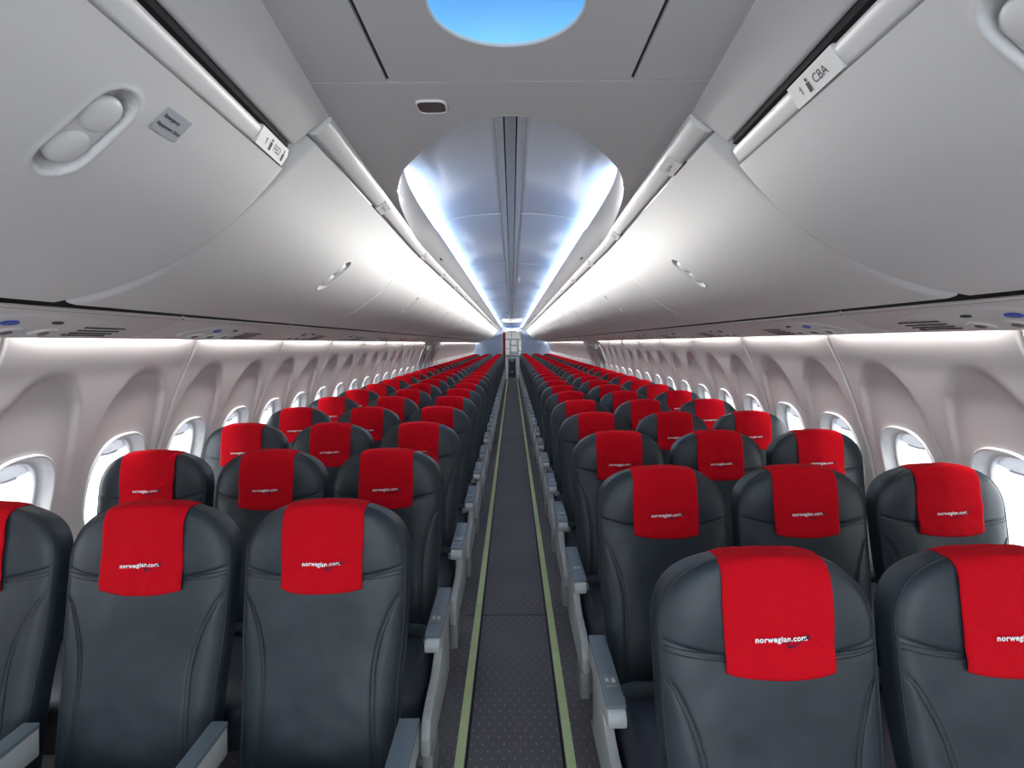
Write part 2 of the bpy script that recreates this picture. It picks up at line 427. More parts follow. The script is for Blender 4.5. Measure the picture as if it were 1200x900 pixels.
n_win = 0; n_door = 0
lampm = {}
for sd, sn in SIDES:
    # wash lamp above each panel, in the slot between the service panels and the wall
    V = [(sd * 1.452, .055, EYE + .088), (sd * 1.468, .055, EYE + .098), (sd * 1.452, PITCH - .075, EYE + .088), (sd * 1.468, PITCH - .075, EYE + .098)]
    lampm[sd] = me('wash_lamp', V, [(0, 1, 3, 2) if sd < 0 else (0, 2, 3, 1)], M_WASH, False)
    w = empty('wall_' + sn, (0, 0, 0), kind='structure', category='wall', label='moulded pale grey cabin side wall on the %s with arched window recesses' % sn)
    k = 0
    count = 0
    while Y0 + k * PITCH < Y_AFT:
        y = Y0 + k * PITCH
        ob('wall_panel', panel_mesh[sd], w, (0, y, 0))
        if k not in EXITS: ob('wash_lamp', lampm[sd], w, (0, y, 0))
        for c in WC:
            if y + c < -0.6 or y + c > Y_AFT - .2: continue
            n_win += 1
            t = empty('window_%d' % n_win, (0, y + c, 0), kind='structure', category='window',
                      label='oval cabin window with raised shade, %s from the front on the %s wall' % (ORD[count], sn))
            count += 1
            fr, pane, sh, hl = WIN[sd]
            ob('frame', fr, t); ob('pane', pane, t); s_ = ob('shade', sh, t); ob('shade_grip', hl, s_)
        if k in EXITS:
            n_door += 1
            d = empty('door_%d' % n_door, (0, y, 0), kind='structure', category='emergency exit',
                      label='overwing exit hatch in the %s wall with red placard, %s from the front' % (sn, ORD[EXITS.index(k)]))
            def wp(z, dx): return WX(z) - dx
            fb = MB()
            loop = []
            zs = np.linspace(.45, 1.5, 24)
            loop += [(sd * wp(z, .002), .06, z) for z in zs] + [(sd * wp(1.5, .002), s, 1.5) for s in np.linspace(.1, PITCH - .1, 8)]
            loop += [(sd * wp(z, .002), PITCH - .06, z) for z in zs[::-1]]
            fb.tube(loop, .012, 6)
            ob('hatch_frame', fb.mesh('hatch_frame', M_FRAME), d)
            hb = MB(); hb.box((sd * wp(1.47, .03), PITCH / 2, 1.475), (.06, .34, .09), .02)
            ob('handle_cover', hb.mesh('handle_cover', M_GALLEY), d)
            pb = MB(); x1, x2 = wp(1.37, .012), wp(1.23, .012)
            pb.add([(sd * x1, .46, 1.37), (sd * x1, .56, 1.37), (sd * x2, .46, 1.23), (sd * x2, .56, 1.23)], [(0, 1, 3, 2)])
            ob('placard', pb.mesh('placard', M_REDPL, False), d)
        k += 1

# ------------------------------------------------------------------ fuselage crown, ends, ground outside
V = []; F = []
arc = [(1.478, 1.76), (1.56, 2.0), (1.45, 2.35), (1.1, 2.58), (.6, 2.68), (0, 2.71), (-.6, 2.68), (-1.1, 2.58), (-1.45, 2.35), (-1.56, 2.0), (-1.478, 1.76)]
for y in (Y_FRONT, Y_AFT + 2.5): V += [(x, y, z) for x, z in arc]
crown = me('crown_lining', V, grid_faces(len(arc), 2), M_SHELL)
def end_poly():
    zs = np.linspace(0, 1.76, 16)
    P = [(WX(z) + .05, z) for z in zs] + arc[1:-1] + [(-WX(z) - .05, z) for z in zs[::-1]]
    return P
fw = MB()
P = end_poly()
half = [p for p in P if p[0] >= 0]
hole_x, hole_z = .50, 2.05
halfp = [(hole_x, 0)] + [p for p in half if p[0] > hole_x] + [(hole_x, 2.69)]
fw.prism(halfp, 'y', Y_FRONT - .04, Y_FRONT); fw.prism([(-x, z) for x, z in halfp][::-1], 'y', Y_FRONT - .04, Y_FRONT)
fw.prism([(-hole_x, hole_z), (hole_x, hole_z), (hole_x, 2.7), (-hole_x, 2.7)], 'y', Y_FRONT - .04, Y_FRONT)
ob('wall_front', fw.mesh('wall_front', M_CEIL, False), kind='structure', category='wall', label='grey forward bulkhead with doorway behind the viewpoint')
gd = MB().box((0, 11, -2.6), (90, 90, .1))
ob('apron', gd.mesh('apron', M_SNOW, False), kind='structure', category='ground', label='bright snowy apron outside beneath the cabin windows')

# ------------------------------------------------------------------ ceiling
CV = .597; CZ = EYE + CV
RAIL_S, RAIL_E = 1.48, 3.32
def rail_u(y):            # inner edge of flat ceiling / rail, flaring aft
    if y < 1.48: return .437 + .09 * (y - 1.016)
    if y > RAIL_E: return .540
    return .472 + (.540 - .472) * (y - 1.48) / (RAIL_E - 1.48)

cut = [(0, 1.476), (.075, 1.496), (.149, 1.56), (.232, 1.667), (.325, 1.84), (.385, 1.98), (.425, 2.13), (.468, 2.36), (.500, 2.66), (.522, 2.95), (.538, 3.26)]
# smooth the cut-out with a dense resample
cs = np.linspace(0, len(cut) - 1, 41)
fu = hermite(range(len(cut)), [c[0] for c in cut]); fv = hermite(range(len(cut)), [c[1] for c in cut])
CUT = [(max(0.0, fu(c)), fv(c)) for c in cs]; CUT[0] = (0.0, 1.476)

def plate(outer, holes, z, th, m, name):
    bm = bmesh.new()
    def loop(P):
        vs = [bm.verts.new((p[0], p[1], z)) for p in P]
        return [bm.edges.new((vs[i], vs[(i + 1) % len(vs)])) for i in range(len(vs))]
    E = loop(outer)
    for h in holes: E += loop(h)
    bmesh.ops.triangle_fill(bm, use_beauty=True, use_dissolve=False, edges=E)
    r = bmesh.ops.extrude_face_region(bm, geom=bm.faces[:])
    for g in r['geom']:
        if isinstance(g, bmesh.types.BMVert): g.co.z += th
    bmesh.ops.recalc_face_normals(bm, faces=bm.faces[:])
    return MB().bm(bm).mesh(name, m, False)

ceil = empty('ceiling', (0, 0, 0), kind='structure', category='ceiling', label='pale vaulted cabin ceiling beyond a flat grey entry panel with round cut-out')
ob('crown_lining', crown, ceil)
# rear flat panel with the rounded cut-out
ys = np.linspace(1.288, 3.26, 14)
outer = [(-rail_u(y), y) for y in ys[::-1]][0:] 
right = [(rail_u(y), y) for y in ys]
curve_r = [(u, y) for u, y in CUT[::-1]]
outer_poly = right + [(u - .0005, y) for u, y in curve_r if y < 3.25] + [(-u, y) for u, y in CUT[1:] if y < 3.25] + [(-rail_u(y), y) for y in ys[::-1]]
ob('ceiling_panel', plate(outer_poly, [], CZ, .012, M_CEIL, 'ceiling_panel'), ceil)
# front panels, split by the two long slots
DOMEC, DOMER = .994, .141
circ = [(-.006 + DOMER * math.cos(t), DOMEC + DOMER * math.sin(t)) for t in np.linspace(0, 2 * math.pi, 64, endpoint=False)]
ob('ceiling_panel', plate([(-.272, Y_FRONT), (.272, Y_FRONT), (.272, 1.282), (-.272, 1.282)], [circ], CZ, .012, M_CEIL, 'ceiling_panel'), ceil)
for sd in (-1, 1):
    yy = np.linspace(Y_FRONT, 1.282, 10)
    P = [(sd * .281, Y_FRONT)] + [(sd * (rail_u(y) + .012), y) for y in yy] + [(sd * .281, 1.282)]
    if sd < 0: P = P[::-1]
    ob('ceiling_panel', plate(P, [], CZ, .012, M_CEIL, 'ceiling_panel'), ceil)
bk = MB()
for sd in (-1, 1): bk.box((sd * .2765, (1.285 + Y_FRONT) / 2, CZ + .0115), (.03, 1.285 - Y_FRONT, .006))
bk.box((0, 1.285, CZ + .016), (1.0, .03, .006))
ob('slot_backing', bk.mesh('slot_backing', M_SLOT, False), ceil)
# cut-out rim rising to the cove lip, then the long valance
LIP_U, LIP_V = .430, .652
for sd, sn in SIDES:
    V = []; n = 9
    for u, y in CUT + [(.540, 3.27)]:
        ul = max(0, -math.log(math.exp(-34 * max(u - .010, 0)) + math.exp(-34 * LIP_U)) / 34) if u > .02 else 0
        ul += (LIP_U - ul) * smoothstep(2.3, 2.9, y)
        for j in range(n):
            t = j / (n - 1)
            # slightly rolled lower edge
            base = CV - .012 * smoothstep(2.7, 3.26, y); sag = smoothstep(2.9, 3.26, y)
            uu = u + (ul - u) * t; vv = base + (LIP_V - base) * t - .010 * sag * math.sin(math.pi * t)
            uu += .006 * math.sin(math.pi * t) * (0.3 if u < .1 else 1) * (1 - sag)
            V.append((sd * uu, y + .003 * (1 - t), EYE + vv))
    F = grid_faces(n, len(CUT) + 1)
    ob('cutout_rim', me('cutout_rim', V, F, M_RAIL), ceil)
    # valance panels aft of the cut-out
    y = 3.26; k = 0
    while y < Y_AFT:
        y2 = min(y + 2.08, Y_AFT)
        prof = []
        for t in np.linspace(0, 1, 12):
            u = .540 + (LIP_U - .540) * t; v = .585 + (LIP_V - .585) * t - .010 * math.sin(math.pi * t)
            prof.append((u, v))
        prof += [(LIP_U - .004, LIP_V + .004), (LIP_U, LIP_V + .008), (LIP_U + .008, LIP_V + .006), (.48, .628)]
        V = []
        for yy in (y + .002, y2 - .002): V += [(sd * u, yy, EYE + v) for u, v in prof]
        F = grid_faces(len(prof), 2)
        ob('valance_panel', me('valance_panel', V, F, M_RAIL), ceil)
        if k % 2 == 0:
            vb = MB().box((sd * .50, y + .75, EYE + .600), (.012, .10, .006), .002)
            ob('valance_vent', vb.mesh('valance_vent', M_SLOT), ceil)
        y = y2; k += 1
    # cove lamps
    def ribbon(u1, v1, u2, v2, ya, yb, nm, m):
        V = [(sd * u1, ya, EYE + v1), (sd * u2, ya, EYE + v2), (sd * u1, yb, EYE + v1), (sd * u2, yb, EYE + v2)]
        return me(nm, V, [(0, 1, 3, 2) if sd > 0 else (0, 2, 3, 1)], m, False)
    for (u1, v1, u2, v2, ya, m_) in ((.499, .683, .507, .676, 2.2, M_COVE_W), (.441, .6615, .447, .6625, 2.3, M_COVE_V), (.449, .6625, .456, .6640, 2.3, M_COVE_B)):
        lamp = ob('cove_lamp', ribbon(u1, v1, u2, v2, ya, Y_AFT - .1, 'cove_lamp', m_), ceil)
        # added unseen backing behind the strip, so it shines one way only
        du, dv = u2 - u1, v2 - v1; l = math.hypot(du, dv); nx, nz = -dv / l, du / l
        if m_ is M_COVE_W: nx, nz = (nx, nz) if nz > 0 else (-nx, -nz)      # this one faces down across the cabin
        else: nx, nz = (nx, nz) if nz < 0 else (-nx, -nz)                    # these face the vault
        e = .0015
        P_ = [(u1 - du / l * e, v1 - dv / l * e), (u2 + du / l * e, v2 + dv / l * e)]
        P_ = [(P_[0][0] + nx * e, P_[0][1] + nz * e), (P_[1][0] + nx * e, P_[1][1] + nz * e), (P_[1][0] + nx * .003, P_[1][1] + nz * .003), (P_[0][0] + nx * .003, P_[0][1] + nz * .003)]
        hv = []
        for yy in (ya, Y_AFT - .1): hv += [(sd * u, yy, EYE + v) for u, v in P_]
        if m_ is M_COVE_W:
            # added unseen hood, shaped to keep this strip's light below the horizontal
            hood = [(.515, .672), (.512, .690), (.468, .6755), (.468, .678), (.514, .693), (.518, .672)]
            hv2 = []
            for yy in (ya, Y_AFT - .1): hv2 += [(sd * u, yy, EYE + v) for u, v in hood]
            ob('added_hood', me('added_hood', hv2, grid_faces(6, 2, 0, True), M_SLOT, False), lamp)
        ob('added_backing', me('added_backing', hv, grid_faces(4, 2, 0, True), M_RAIL, False), lamp)

# vault panels
vprof = [(.052, .750), (.12, .747), (.20, .741), (.28, .732), (.36, .718), (.43, .708), (.50, .698), (.56, .682), (.60, .650), (.615, .60)]
vf = hermite([p[0] for p in vprof], [p[1] for p in vprof])
for sd, sn in SIDES:
    y = 1.20
    first = True
    while y < Y_AFT:
        y2 = 3.25 if first else min(y + 2.03, Y_AFT)
        us = list(np.linspace(.054, .613, 30))
        rows = [(y, .010), (y + .004, .004), (y + .012, 0), (y2 - .012, 0), (y2 - .004, .004), (y2, .010)]
        V = []
        for yy, up in rows:
            V += [(sd * .052, yy, EYE + vf(.052) + .012)] + [(sd * u, yy, EYE + vf(u) + up) for u in us]
        F = grid_faces(len(us) + 1, len(rows))
        ob('vault_panel', me('vault_panel', V, F, M_VAULT), ceil)
        # bright joint trim across the vault
        if not first or True:
            jm = MB().tube([(sd * u, y2, EYE + vf(u) - .001) for u in us], .0045, 6).mesh('joint_trim', M_FRAME)
            ob('joint_trim', jm, ceil)
        y = y2; first = False
cb = MB()
cb.box((0, (Y_AFT + 1.2) / 2, EYE + .757), (.038, Y_AFT - 1.2, .012), .003)
ob('centre_strip', cb.mesh('centre_strip', M_STRIPC), ceil)
for sd in (-1, 1):
    cb = MB(); cb.box((sd * .0365, (Y_AFT + 1.2) / 2, EYE + .757), (.024, Y_AFT - 1.2, .012), .003)
    ob('centre_strip', cb.mesh('centre_strip', M_VAULT), ceil)
    cb = MB(); cb.box((sd * .050, (Y_AFT + 1.2) / 2, EYE + .7495), (.004, Y_AFT - 1.2, .005))
    ob('joint_trim', cb.mesh('joint_trim', M_FRAME, False), ceil)
cb = MB(); cb.box((0, (Y_AFT + 1.2) / 2, EYE + .767), (.12, Y_AFT - 1.2, .006)); ob('slot_backing', cb.mesh('slot_backing', M_DARK, False), ceil)

# dome light over the entry, lit blue
dl = empty('dome_light', (-.006, DOMEC, CZ), category='ceiling light', label='round recessed ceiling light glowing bright blue at the top centre')
K = 64; V = []; rr = []
for a in np.linspace(0, 1, 6): rr.append((DOMER + .012 * (1 - a), -.002 + .004 * math.sin(a * math.pi) * -1))
rr = [(DOMER + .006, .0), (DOMER + .002, -.001), (DOMER - .002, .001), (DOMER - .003, .006)]
for r, z in rr: V += [(r * math.cos(2*math.pi*i/K), r * math.sin(2*math.pi*i/K), z) for i in range(K)]
ob('rim', me('rim', V, [f[::-1] for f in grid_faces(K, len(rr), 0, True)], M_CEIL), dl)
V = []; rr = [((DOMER - .002) * math.cos(t), .004 + .085 * math.sin(t)) for t in np.linspace(0, 1.56, 18)]
for r, z in rr: V += [(r * math.cos(2*math.pi*i/K), r * math.sin(2*math.pi*i/K), z) for i in range(K)]
ob('reflector', me('reflector', V, [f[::-1] for f in grid_faces(K, len(rr), 0, True)] , M_DOME), dl)
V = []; rr = [(.050 * math.cos(t), .086 - .030 * math.sin(t)) for t in np.linspace(0, 1.56, 10)]
for r, z in rr: V += [(r * math.cos(2*math.pi*i/K), r * math.sin(2*math.pi*i/K), z) for i in range(K)]
ob('bulb', me('bulb', V, grid_faces(K, len(rr), 0, True), M_DOMEC), dl)

# small smoked ceiling lamp beside the cut-out
sl = empty('ceiling_lamp', (-.197, 1.415, CZ), category='ceiling lamp', label='small rounded smoked lamp in the grey ceiling panel left of the round opening')
V = []
for A, B, z in ((.039, .038, 0), (.0385, .0375, -.004), (.037, .036, -.006), (.0345, .0335, -.005), (.034, .033, -.002)):
    V += [(a, b, z) for a, b in superellipse(A, B, 4, 40)]
ob('bezel', me('bezel', V, [f[::-1] for f in grid_faces(40, 5, 0, True)], M_RAIL), sl)
V = [(a, b, -.0035) for a, b in superellipse(.0345, .0335, 4, 40)]
ob('lens', me('lens', V, [tuple(range(40))[::-1]], M_SMOKE, False), sl)

# ------------------------------------------------------------------ overhead bins
FACE = [(.580, .543), (.606, .512), (.640, .472), (.685, .420), (.736, .366), (.79, .314), (.85, .264), (.925, .211), (1.0, .170), (1.08, .138), (1.15, .120), (1.195, .112), (1.205, .118)]
FACE1 = [(.602, .464), (.645, .413), (.69, .366), (.74, .318), (.80, .275), (.885, .222), (.96, .184), (1.03, .156), (1.10, .134), (1.16, .120), (1.192, .114), (1.203, .120)]
def dense(P, n):
    t = np.linspace(0, 1, len(P)); f = hermite(t, [p[0] for p in P]); g = hermite(t, [p[1] for p in P])
    return [(f(a), g(a)) for a in np.linspace(0, 1, n)]
def flare(u, v, y):
    """the forward bins lean in slightly: u shift at height v"""
    w = min(max((v - .1) / .5, 0), 1) ** 2
    if y < 1.48: s = .09 * (y - 1.48) 
    elif y < RAIL_E: s = -(.540 - rail_u(y))
    else: s = 0
    return u + s * w, v

def bin_door(face, ya, yb, sd, hy=None, hu=None, proud=0.0, soft=False):
    """curved door face with a handle recess at (hy, hu); returns verts, faces and a placing function"""
    P = dense(face, 90)
    # arc-length parameter
    A = [0.0]
    for i in range(1, len(P)): A.append(A[-1] + math.hypot(P[i][0] - P[i-1][0], P[i][1] - P[i-1][1]))
    A = np.array(A); PU = np.array([p[0] for p in P]); PV_ = np.array([p[1] for p in P])
    def at(s): return float(np.interp(s, A, PU)), float(np.interp(s, A, PV_))
    def nrm(s):
        s = min(max(s, 0), A[-1]); a, b = at(max(s - .01, 0)), at(min(s + .01, A[-1])); du, dv = b[0] - a[0], b[1] - a[1]; l = math.hypot(du, dv)
        return dv / l, -du / l
    sh = float(np.interp(hu, PU, A)) if hu else None
    def place(y, s, n):
        u, v = at(s); nu_, nv_ = nrm(s)
        u, v = flare(u, v, y)
        return (sd * (u + nu_ * n), y, EYE + v + nv_ * n)
    S_ = sorted(set([float(min(q, A[-1])) for q in np.round(np.linspace(0, A[-1], 40), 5)] + [q for q in (list(np.round(np.arange(sh - .125, sh + .1251, .005), 5)) if hu else []) if 0 < q < A[-1]]))
    Yn = max(8, int((yb - ya) / .12))
    Y_ = sorted(set([ya, ya + .003, ya + .008, ya + .016, ya + .024, ya + .033, ya + .042, ya + .052, yb - .016, yb - .008, yb - .003, yb] + list(np.round(np.linspace(ya + .065, yb - .03, Yn), 5)) + (list(np.round(np.arange(hy - .06, hy + .0601, .004), 5)) if hy else [])))
    V = []
    for y in Y_:
        e = min(y - ya, yb - y); edge = -.010 * (1 - smoothstep(0, .016, e)) ** 2
        if soft: edge -= .024 * (1 - smoothstep(0, .05, y - ya)) ** 1.5
        for s in S_:
            n = edge + proud * (1 - smoothstep(.45, 1.0, s / A[-1]))
            if hy:
                # obround recess
                ds = max(abs(s - sh) - .050, 0); q = math.hypot(ds, y - hy)
                n -= .034 * (1 - smoothstep(.034, .042, q))
                n += .0025 * math.exp(-((q - .0455) / .005) ** 2)
            V.append(place(y, s, n))
    F = grid_faces(len(S_), len(Y_))
    # end walls and top/bottom returns
    off = len(V)
    for y, row in ((ya, 0), (yb, len(Y_) - 1)):
        b0 = len(V)
        for s in S_:
            x, yy, z = V[row * len(S_) + S_.index(s)]
            V.append((sd * min(abs(x) + .02 + .12, 1.3), y, min(z + .12, EYE + .60)))
        for i in range(len(S_) - 1):
            F.append((row * len(S_) + i, row * len(S_) + i + 1, b0 + i + 1, b0 + i))
    return V, F, place, sh, A[-1]

def rail_mesh(prof, ya, yb, sd, step=.25):
    n = max(2, int((yb - ya) / step) + 1)
    V = []
    for y in np.linspace(ya, yb, n): V += [(sd * flare(u, v, y)[0], y, EYE + v) for u, v in prof]
    F = grid_faces(len(prof), n, 0, True) + [tuple(range(len(prof))), tuple((n - 1) * len(prof) + i for i in range(len(prof)))[::-1]]
    return V, F

RAIL = [(.600, .604), (.536, .604), (.537, .584), (.541, .573), (.552, .562), (.566, .554), (.576, .550), (.588, .556)]
RAIL1 = [(.640, .520), (.592, .512), (.582, .503), (.581, .496), (.586, .486), (.596, .472), (.600, .468), (.612, .468)]
FASC1 = [(.62, .640), (.478, .640), (.473, .610), (.474, .598), (.480, .590), (.562, .524), (.568, .521), (.574, .522), (.584, .530), (.63, .57)]

def person_icon(cx, cy, h):
    """little passenger pictogram: head and body"""
    mb = MB()
    V = [(cx + h * .13 * math.cos(t), cy + h * .34 + h * .13 * math.sin(t)) for t in np.linspace(0, 2*math.pi, 10, endpoint=False)]
    mb.add([(x, y, 0) for x, y in V], [tuple(range(10))])
    w = h * .2
    mb.add([(cx - w, cy + h * .16, 0), (cx + w, cy + h * .16, 0), (cx + w, cy - h * .5, 0), (cx - w, cy - h * .5, 0)], [(0, 1, 2, 3)])
    return mb

def lettering(items, pos, ex, ey, en, lift):
    """items: (V2, F, dx, dy) put on the plane pos + ex*x + ey*y"""
    V = []; F = []
    for v2, f, dx, dy in items:
        o = len(V)
        for p in v2:
            q = pos + ex * (p[0] + dx) + ey * (p[1] + dy) + en * lift
            V.append(tuple(q))
        F += [tuple(i + o for i in ff) for ff in f]
    return V, F

rail_tab = {}
def make_bin(sd, sn, idx, ya, yb):
    first = idx == 0
    b = empty('overhead_bin', (0, ya, 0), category='overhead bin', group='overhead bins along the %s side' % sn,
              label=('large proud overhead bin with emergency sticker nearest on the left' if sd < 0 else 'large proud overhead bin with seat row placard nearest on the right') if first
              else 'pale curved overhead bin, %s from the front along the %s side' % (ORD[idx], sn))
    def loc(V): return [(x, y - ya, z) for x, y, z in V]
    if first:
        hy, hu = (.912, .705) if sd < 0 else (.69, .69)
        V, F, place, sh, L = bin_door(FACE1, ya, yb - .004, sd, hy, hu, .010)
        RV, RF = rail_mesh(RAIL1, ya, yb - .01, sd)
        FV, FF = rail_mesh(FASC1, ya, yb - .014, sd)
        fm = me('fascia', loc(FV), FF, M_BIN); ob('fascia', autosmooth(fm, 50), b)
        GV, GF = rail_mesh([(.700, .50), (.575, .508), (.575, .530), (.66, .60)], ya, yb - .03, sd)
        ob('gap_liner', me('gap_liner', loc(GV), GF, M_DARK, False), b)
    else:
        hy, hu = (2.53, .80) if idx == 1 else ((ya + yb) / 2, .80)
        if idx > 8: hy = None; hu = None
        V, F, place, sh, L = bin_door(FACE, ya + (.003 if idx > 1 else .008), yb - .003, sd, hy, hu, 0.0, idx == 1)
        RV, RF = rail_mesh(RAIL, ya + (.0 if idx > 1 else .0), yb - .002, sd)
    if sd < 0: F = [f[::-1] for f in F]
    ob('door', me('door', loc(V), F, M_BIN), b)
    ob('rail', autosmooth(me('rail', loc(RV), RF, M_RAIL), 50), b)
    # handle: a paddle with two finger cups inside the obround recess
    if hy:
        pr = .010 if first else 0
        hb = empty('handle', (0, 0, 0)); hb.parent = b
        mb = MB()
        n1, n2 = 11, 13; V = []
        for i in range(n1):
            s = -.052 + .104 * i / (n1 - 1)
            hw = .0335
            for j in range(n2):
                yy = -hw + 2 * hw * j / (n2 - 1)
                V.append(place(hy + yy, sh + s, -.006 + pr))
        mb.add(V, grid_faces(n2, n1))
        ob('paddle', me('paddle', loc(mb.V), mb.F, M_RAIL), hb)
        for q, c in enumerate((-.036, .036)):
            V = []; K = 24
            for r, h in ((.0345, -.006), (.0334, .0005), (.028, .0035), (.020, .0060), (.010, .0076), (.001, .008)):
                V += [place(hy + r * math.cos(2*math.pi*i/K), sh + c + (r * 1.0) * math.sin(2*math.pi*i/K), h - .006 + pr) for i in range(K)]
            ob('finger_cup', me('finger_cup', loc(V), grid_faces(K, 6, 0, True), M_RAIL), hb)
    # placards on the rail
    def tab(y, row, big, letters):
        if big:
            pu, pv, qu, qv = .582, .503, .598, .470; hw = .085; h = .021
        else:
            pu, pv, qu, qv = .541, .574, .576, .550; hw = .060; h = .012
        (u1, v1), (u2, v2) = flare(pu, pv, y), flare(qu, qv, y)
        top = Vector((sd * u1, y - ya, EYE + v1)); bot = Vector((sd * u2, y - ya, EYE + v2))
        ey = (top - bot).normalized(); ex = Vector((0, -sd, 0)) if True else None
        # reading direction: left side reads aft-wards, right side reads forward-wards
        ex = Vector((0, 1, 0)) if sd < 0 else Vector((0, -1, 0))
        # follow the flare of the rail
        dy = .05; ua, ub = flare(pu, pv, y - dy)[0], flare(pu, pv, y + dy)[0]
        ex = (Vector((sd * ub, y + dy, 0)) - Vector((sd * ua, y - dy, 0))).normalized() * (1 if sd < 0 else -1)
        en = ex.cross(ey).normalized()
        c = (top + bot) / 2; H = (top - bot).length / 2 + (.004 if big else .003); lift = .006
        V = []
        for n_, s_ in ((-.01, 1.0), (lift - .002, 1.0), (lift, .985)):
            for a, bb in ((-1, -1), (1, -1), (1, 1), (-1, 1)): V.append(tuple(c + ex * (a * hw * s_) + ey * (bb * H * s_) + en * n_))
        F = [(8, 9, 10, 11)] + [(l * 4 + i, l * 4 + (i + 1) % 4, (l + 1) * 4 + (i + 1) % 4, (l + 1) * 4 + i) for l in range(2) for i in range(4)]
        p = ob('placard', me('placard', V, F, M_RAIL, False), b)
        n_s, l_s = text2d(str(row), height=h * 1.15, bold=.02), text2d(letters, height=h * .85)
        if row == 1:      # a figure one with its flag
            q = h * 1.15 * .7
            n_s = (np.array([(.10*q, -.5*q), (.28*q, -.5*q), (.28*q, .5*q), (.12*q, .5*q), (.10*q, .30*q), (-.18*q, .22*q), (-.18*q, .10*q), (.10*q, .18*q)]), [(0, 1, 2, 3, 4), (4, 5, 6, 7)])
        wl = float(np.ptp(l_s[0][:, 0]))
        gap = h * 1.6
        xs = -hw * .55
        items = [(n_s[0], n_s[1], xs, 0)]
        pi = person_icon(0, 0, h * 1.4)
        v2 = [(q[0], q[1]) for q in pi.V]
        items.append((v2, pi.F, xs + gap * .9, 0))
        items.append((l_s[0], l_s[1], xs + gap * 1.5 + wl / 2, 0))
        if sd < 0: items.append((v2, pi.F, xs + gap * 1.5 + wl + gap * .6, 0))
        # thin boxes round the letters
        LV, LF = lettering(items, c, ex, ey, en, lift + .0008)
        ob('lettering', me('lettering', LV, LF, M_BLACK_PRINT, False), p, None, **({'kind': 'stuff'} if big else {}))
        # dark latch under the tab
        if not big:
            lb = MB(); base = bot - ey * .010
            VV = []
            for n_ in (-.02, .002):
                for a, bb in ((-.045, -.007), (.045, -.007), (.045, .006), (-.045, .006)): VV.append(tuple(base + ex * a + ey * bb + en * n_))
            lb.add(VV, [(4, 5, 6, 7), (0, 1, 5, 4), (1, 2, 6, 5), (2, 3, 7, 6), (3, 0, 4, 7)])
            ob('latch', lb.mesh('latch', M_SLOT, False), b)
    lets = 'FED' if sd < 0 else 'CBA'
    if first:
        tab(1.375 if sd < 0 else 1.045, 1, True, lets)
        if sd < 0:
            # equipment sticker on the door
            su = .646
            P = dense(FACE1, 200); A = np.cumsum([0] + [math.hypot(P[i+1][0]-P[i][0], P[i+1][1]-P[i][1]) for i in range(len(P)-1)])
            ss = float(np.interp(su, [p[0] for p in P], A)); yy = 1.035
            c = Vector(place(yy, ss, .010)); up = Vector(place(yy, ss - .02, .010)); ey = (up - c).normalized()
            ex = (Vector(place(yy + .02, ss, .010)) - c).normalized(); en = ex.cross(ey).normalized()
            c = Vector((c.x, c.y - ya, c.z))
            a, bb = .039, .025
            V = [tuple(c + ex * (i * a) + ey * (j * bb) + en * n_) for n_ in (.0004, .0014) for i, j in ((-1, -1), (1, -1), (1, 1), (-1, 1))]
            p = ob('sticker', me('sticker', V, [(4, 5, 6, 7), (0, 1, 5, 4), (1, 2, 6, 5), (2, 3, 7, 6), (3, 0, 4, 7)], M_STICKER, False), b)
            t1 = text2d('Emergency', width=.047, bold=.03); t2 = text2d('Equipment Only', width=.068, bold=.03)
            LV, LF = lettering([(t1[0], t1[1], -.009, .010), (t2[0], t2[1], .0, -.008)], c, ex, ey, en, .002)
            ob('lettering', me('lettering', LV, LF, M_BLACK_PRINT, False), p, None, kind='stuff')
    else:
        for row, y in enumerate(TABS[sd]):
            if ya <= y < yb: tab(y, row + 2, False, lets)

TABS = {-1: [2.32 + 0.0, 3.62, 4.62, 5.67, 6.72] + [7.76 + 1.04 * i for i in range(15)], 1: [1.80, 2.96, 4.0, 5.06, 6.12] + [7.2 + 1.04 * i for i in range(15)]}
edges = [-1.0, 1.48, 3.40] + [3.40 + 2.09 * i for i in range(1, 11)]
edges[-1] = Y_AFT
for sd, sn in SIDES:
    for i in range(len(edges) - 1): make_bin(sd, sn, i, edges[i], edges[i + 1])

# dark gap under the bins
for sd, sn in SIDES:
    n_trim += 1
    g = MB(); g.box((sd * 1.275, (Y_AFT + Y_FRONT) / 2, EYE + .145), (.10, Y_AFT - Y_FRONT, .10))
    ob('trim_%d' % n_trim, g.mesh('gap_liner', M_DARK, False), kind='structure', category='gap', label='long black shadow gap under the overhead bins on the %s' % sn)

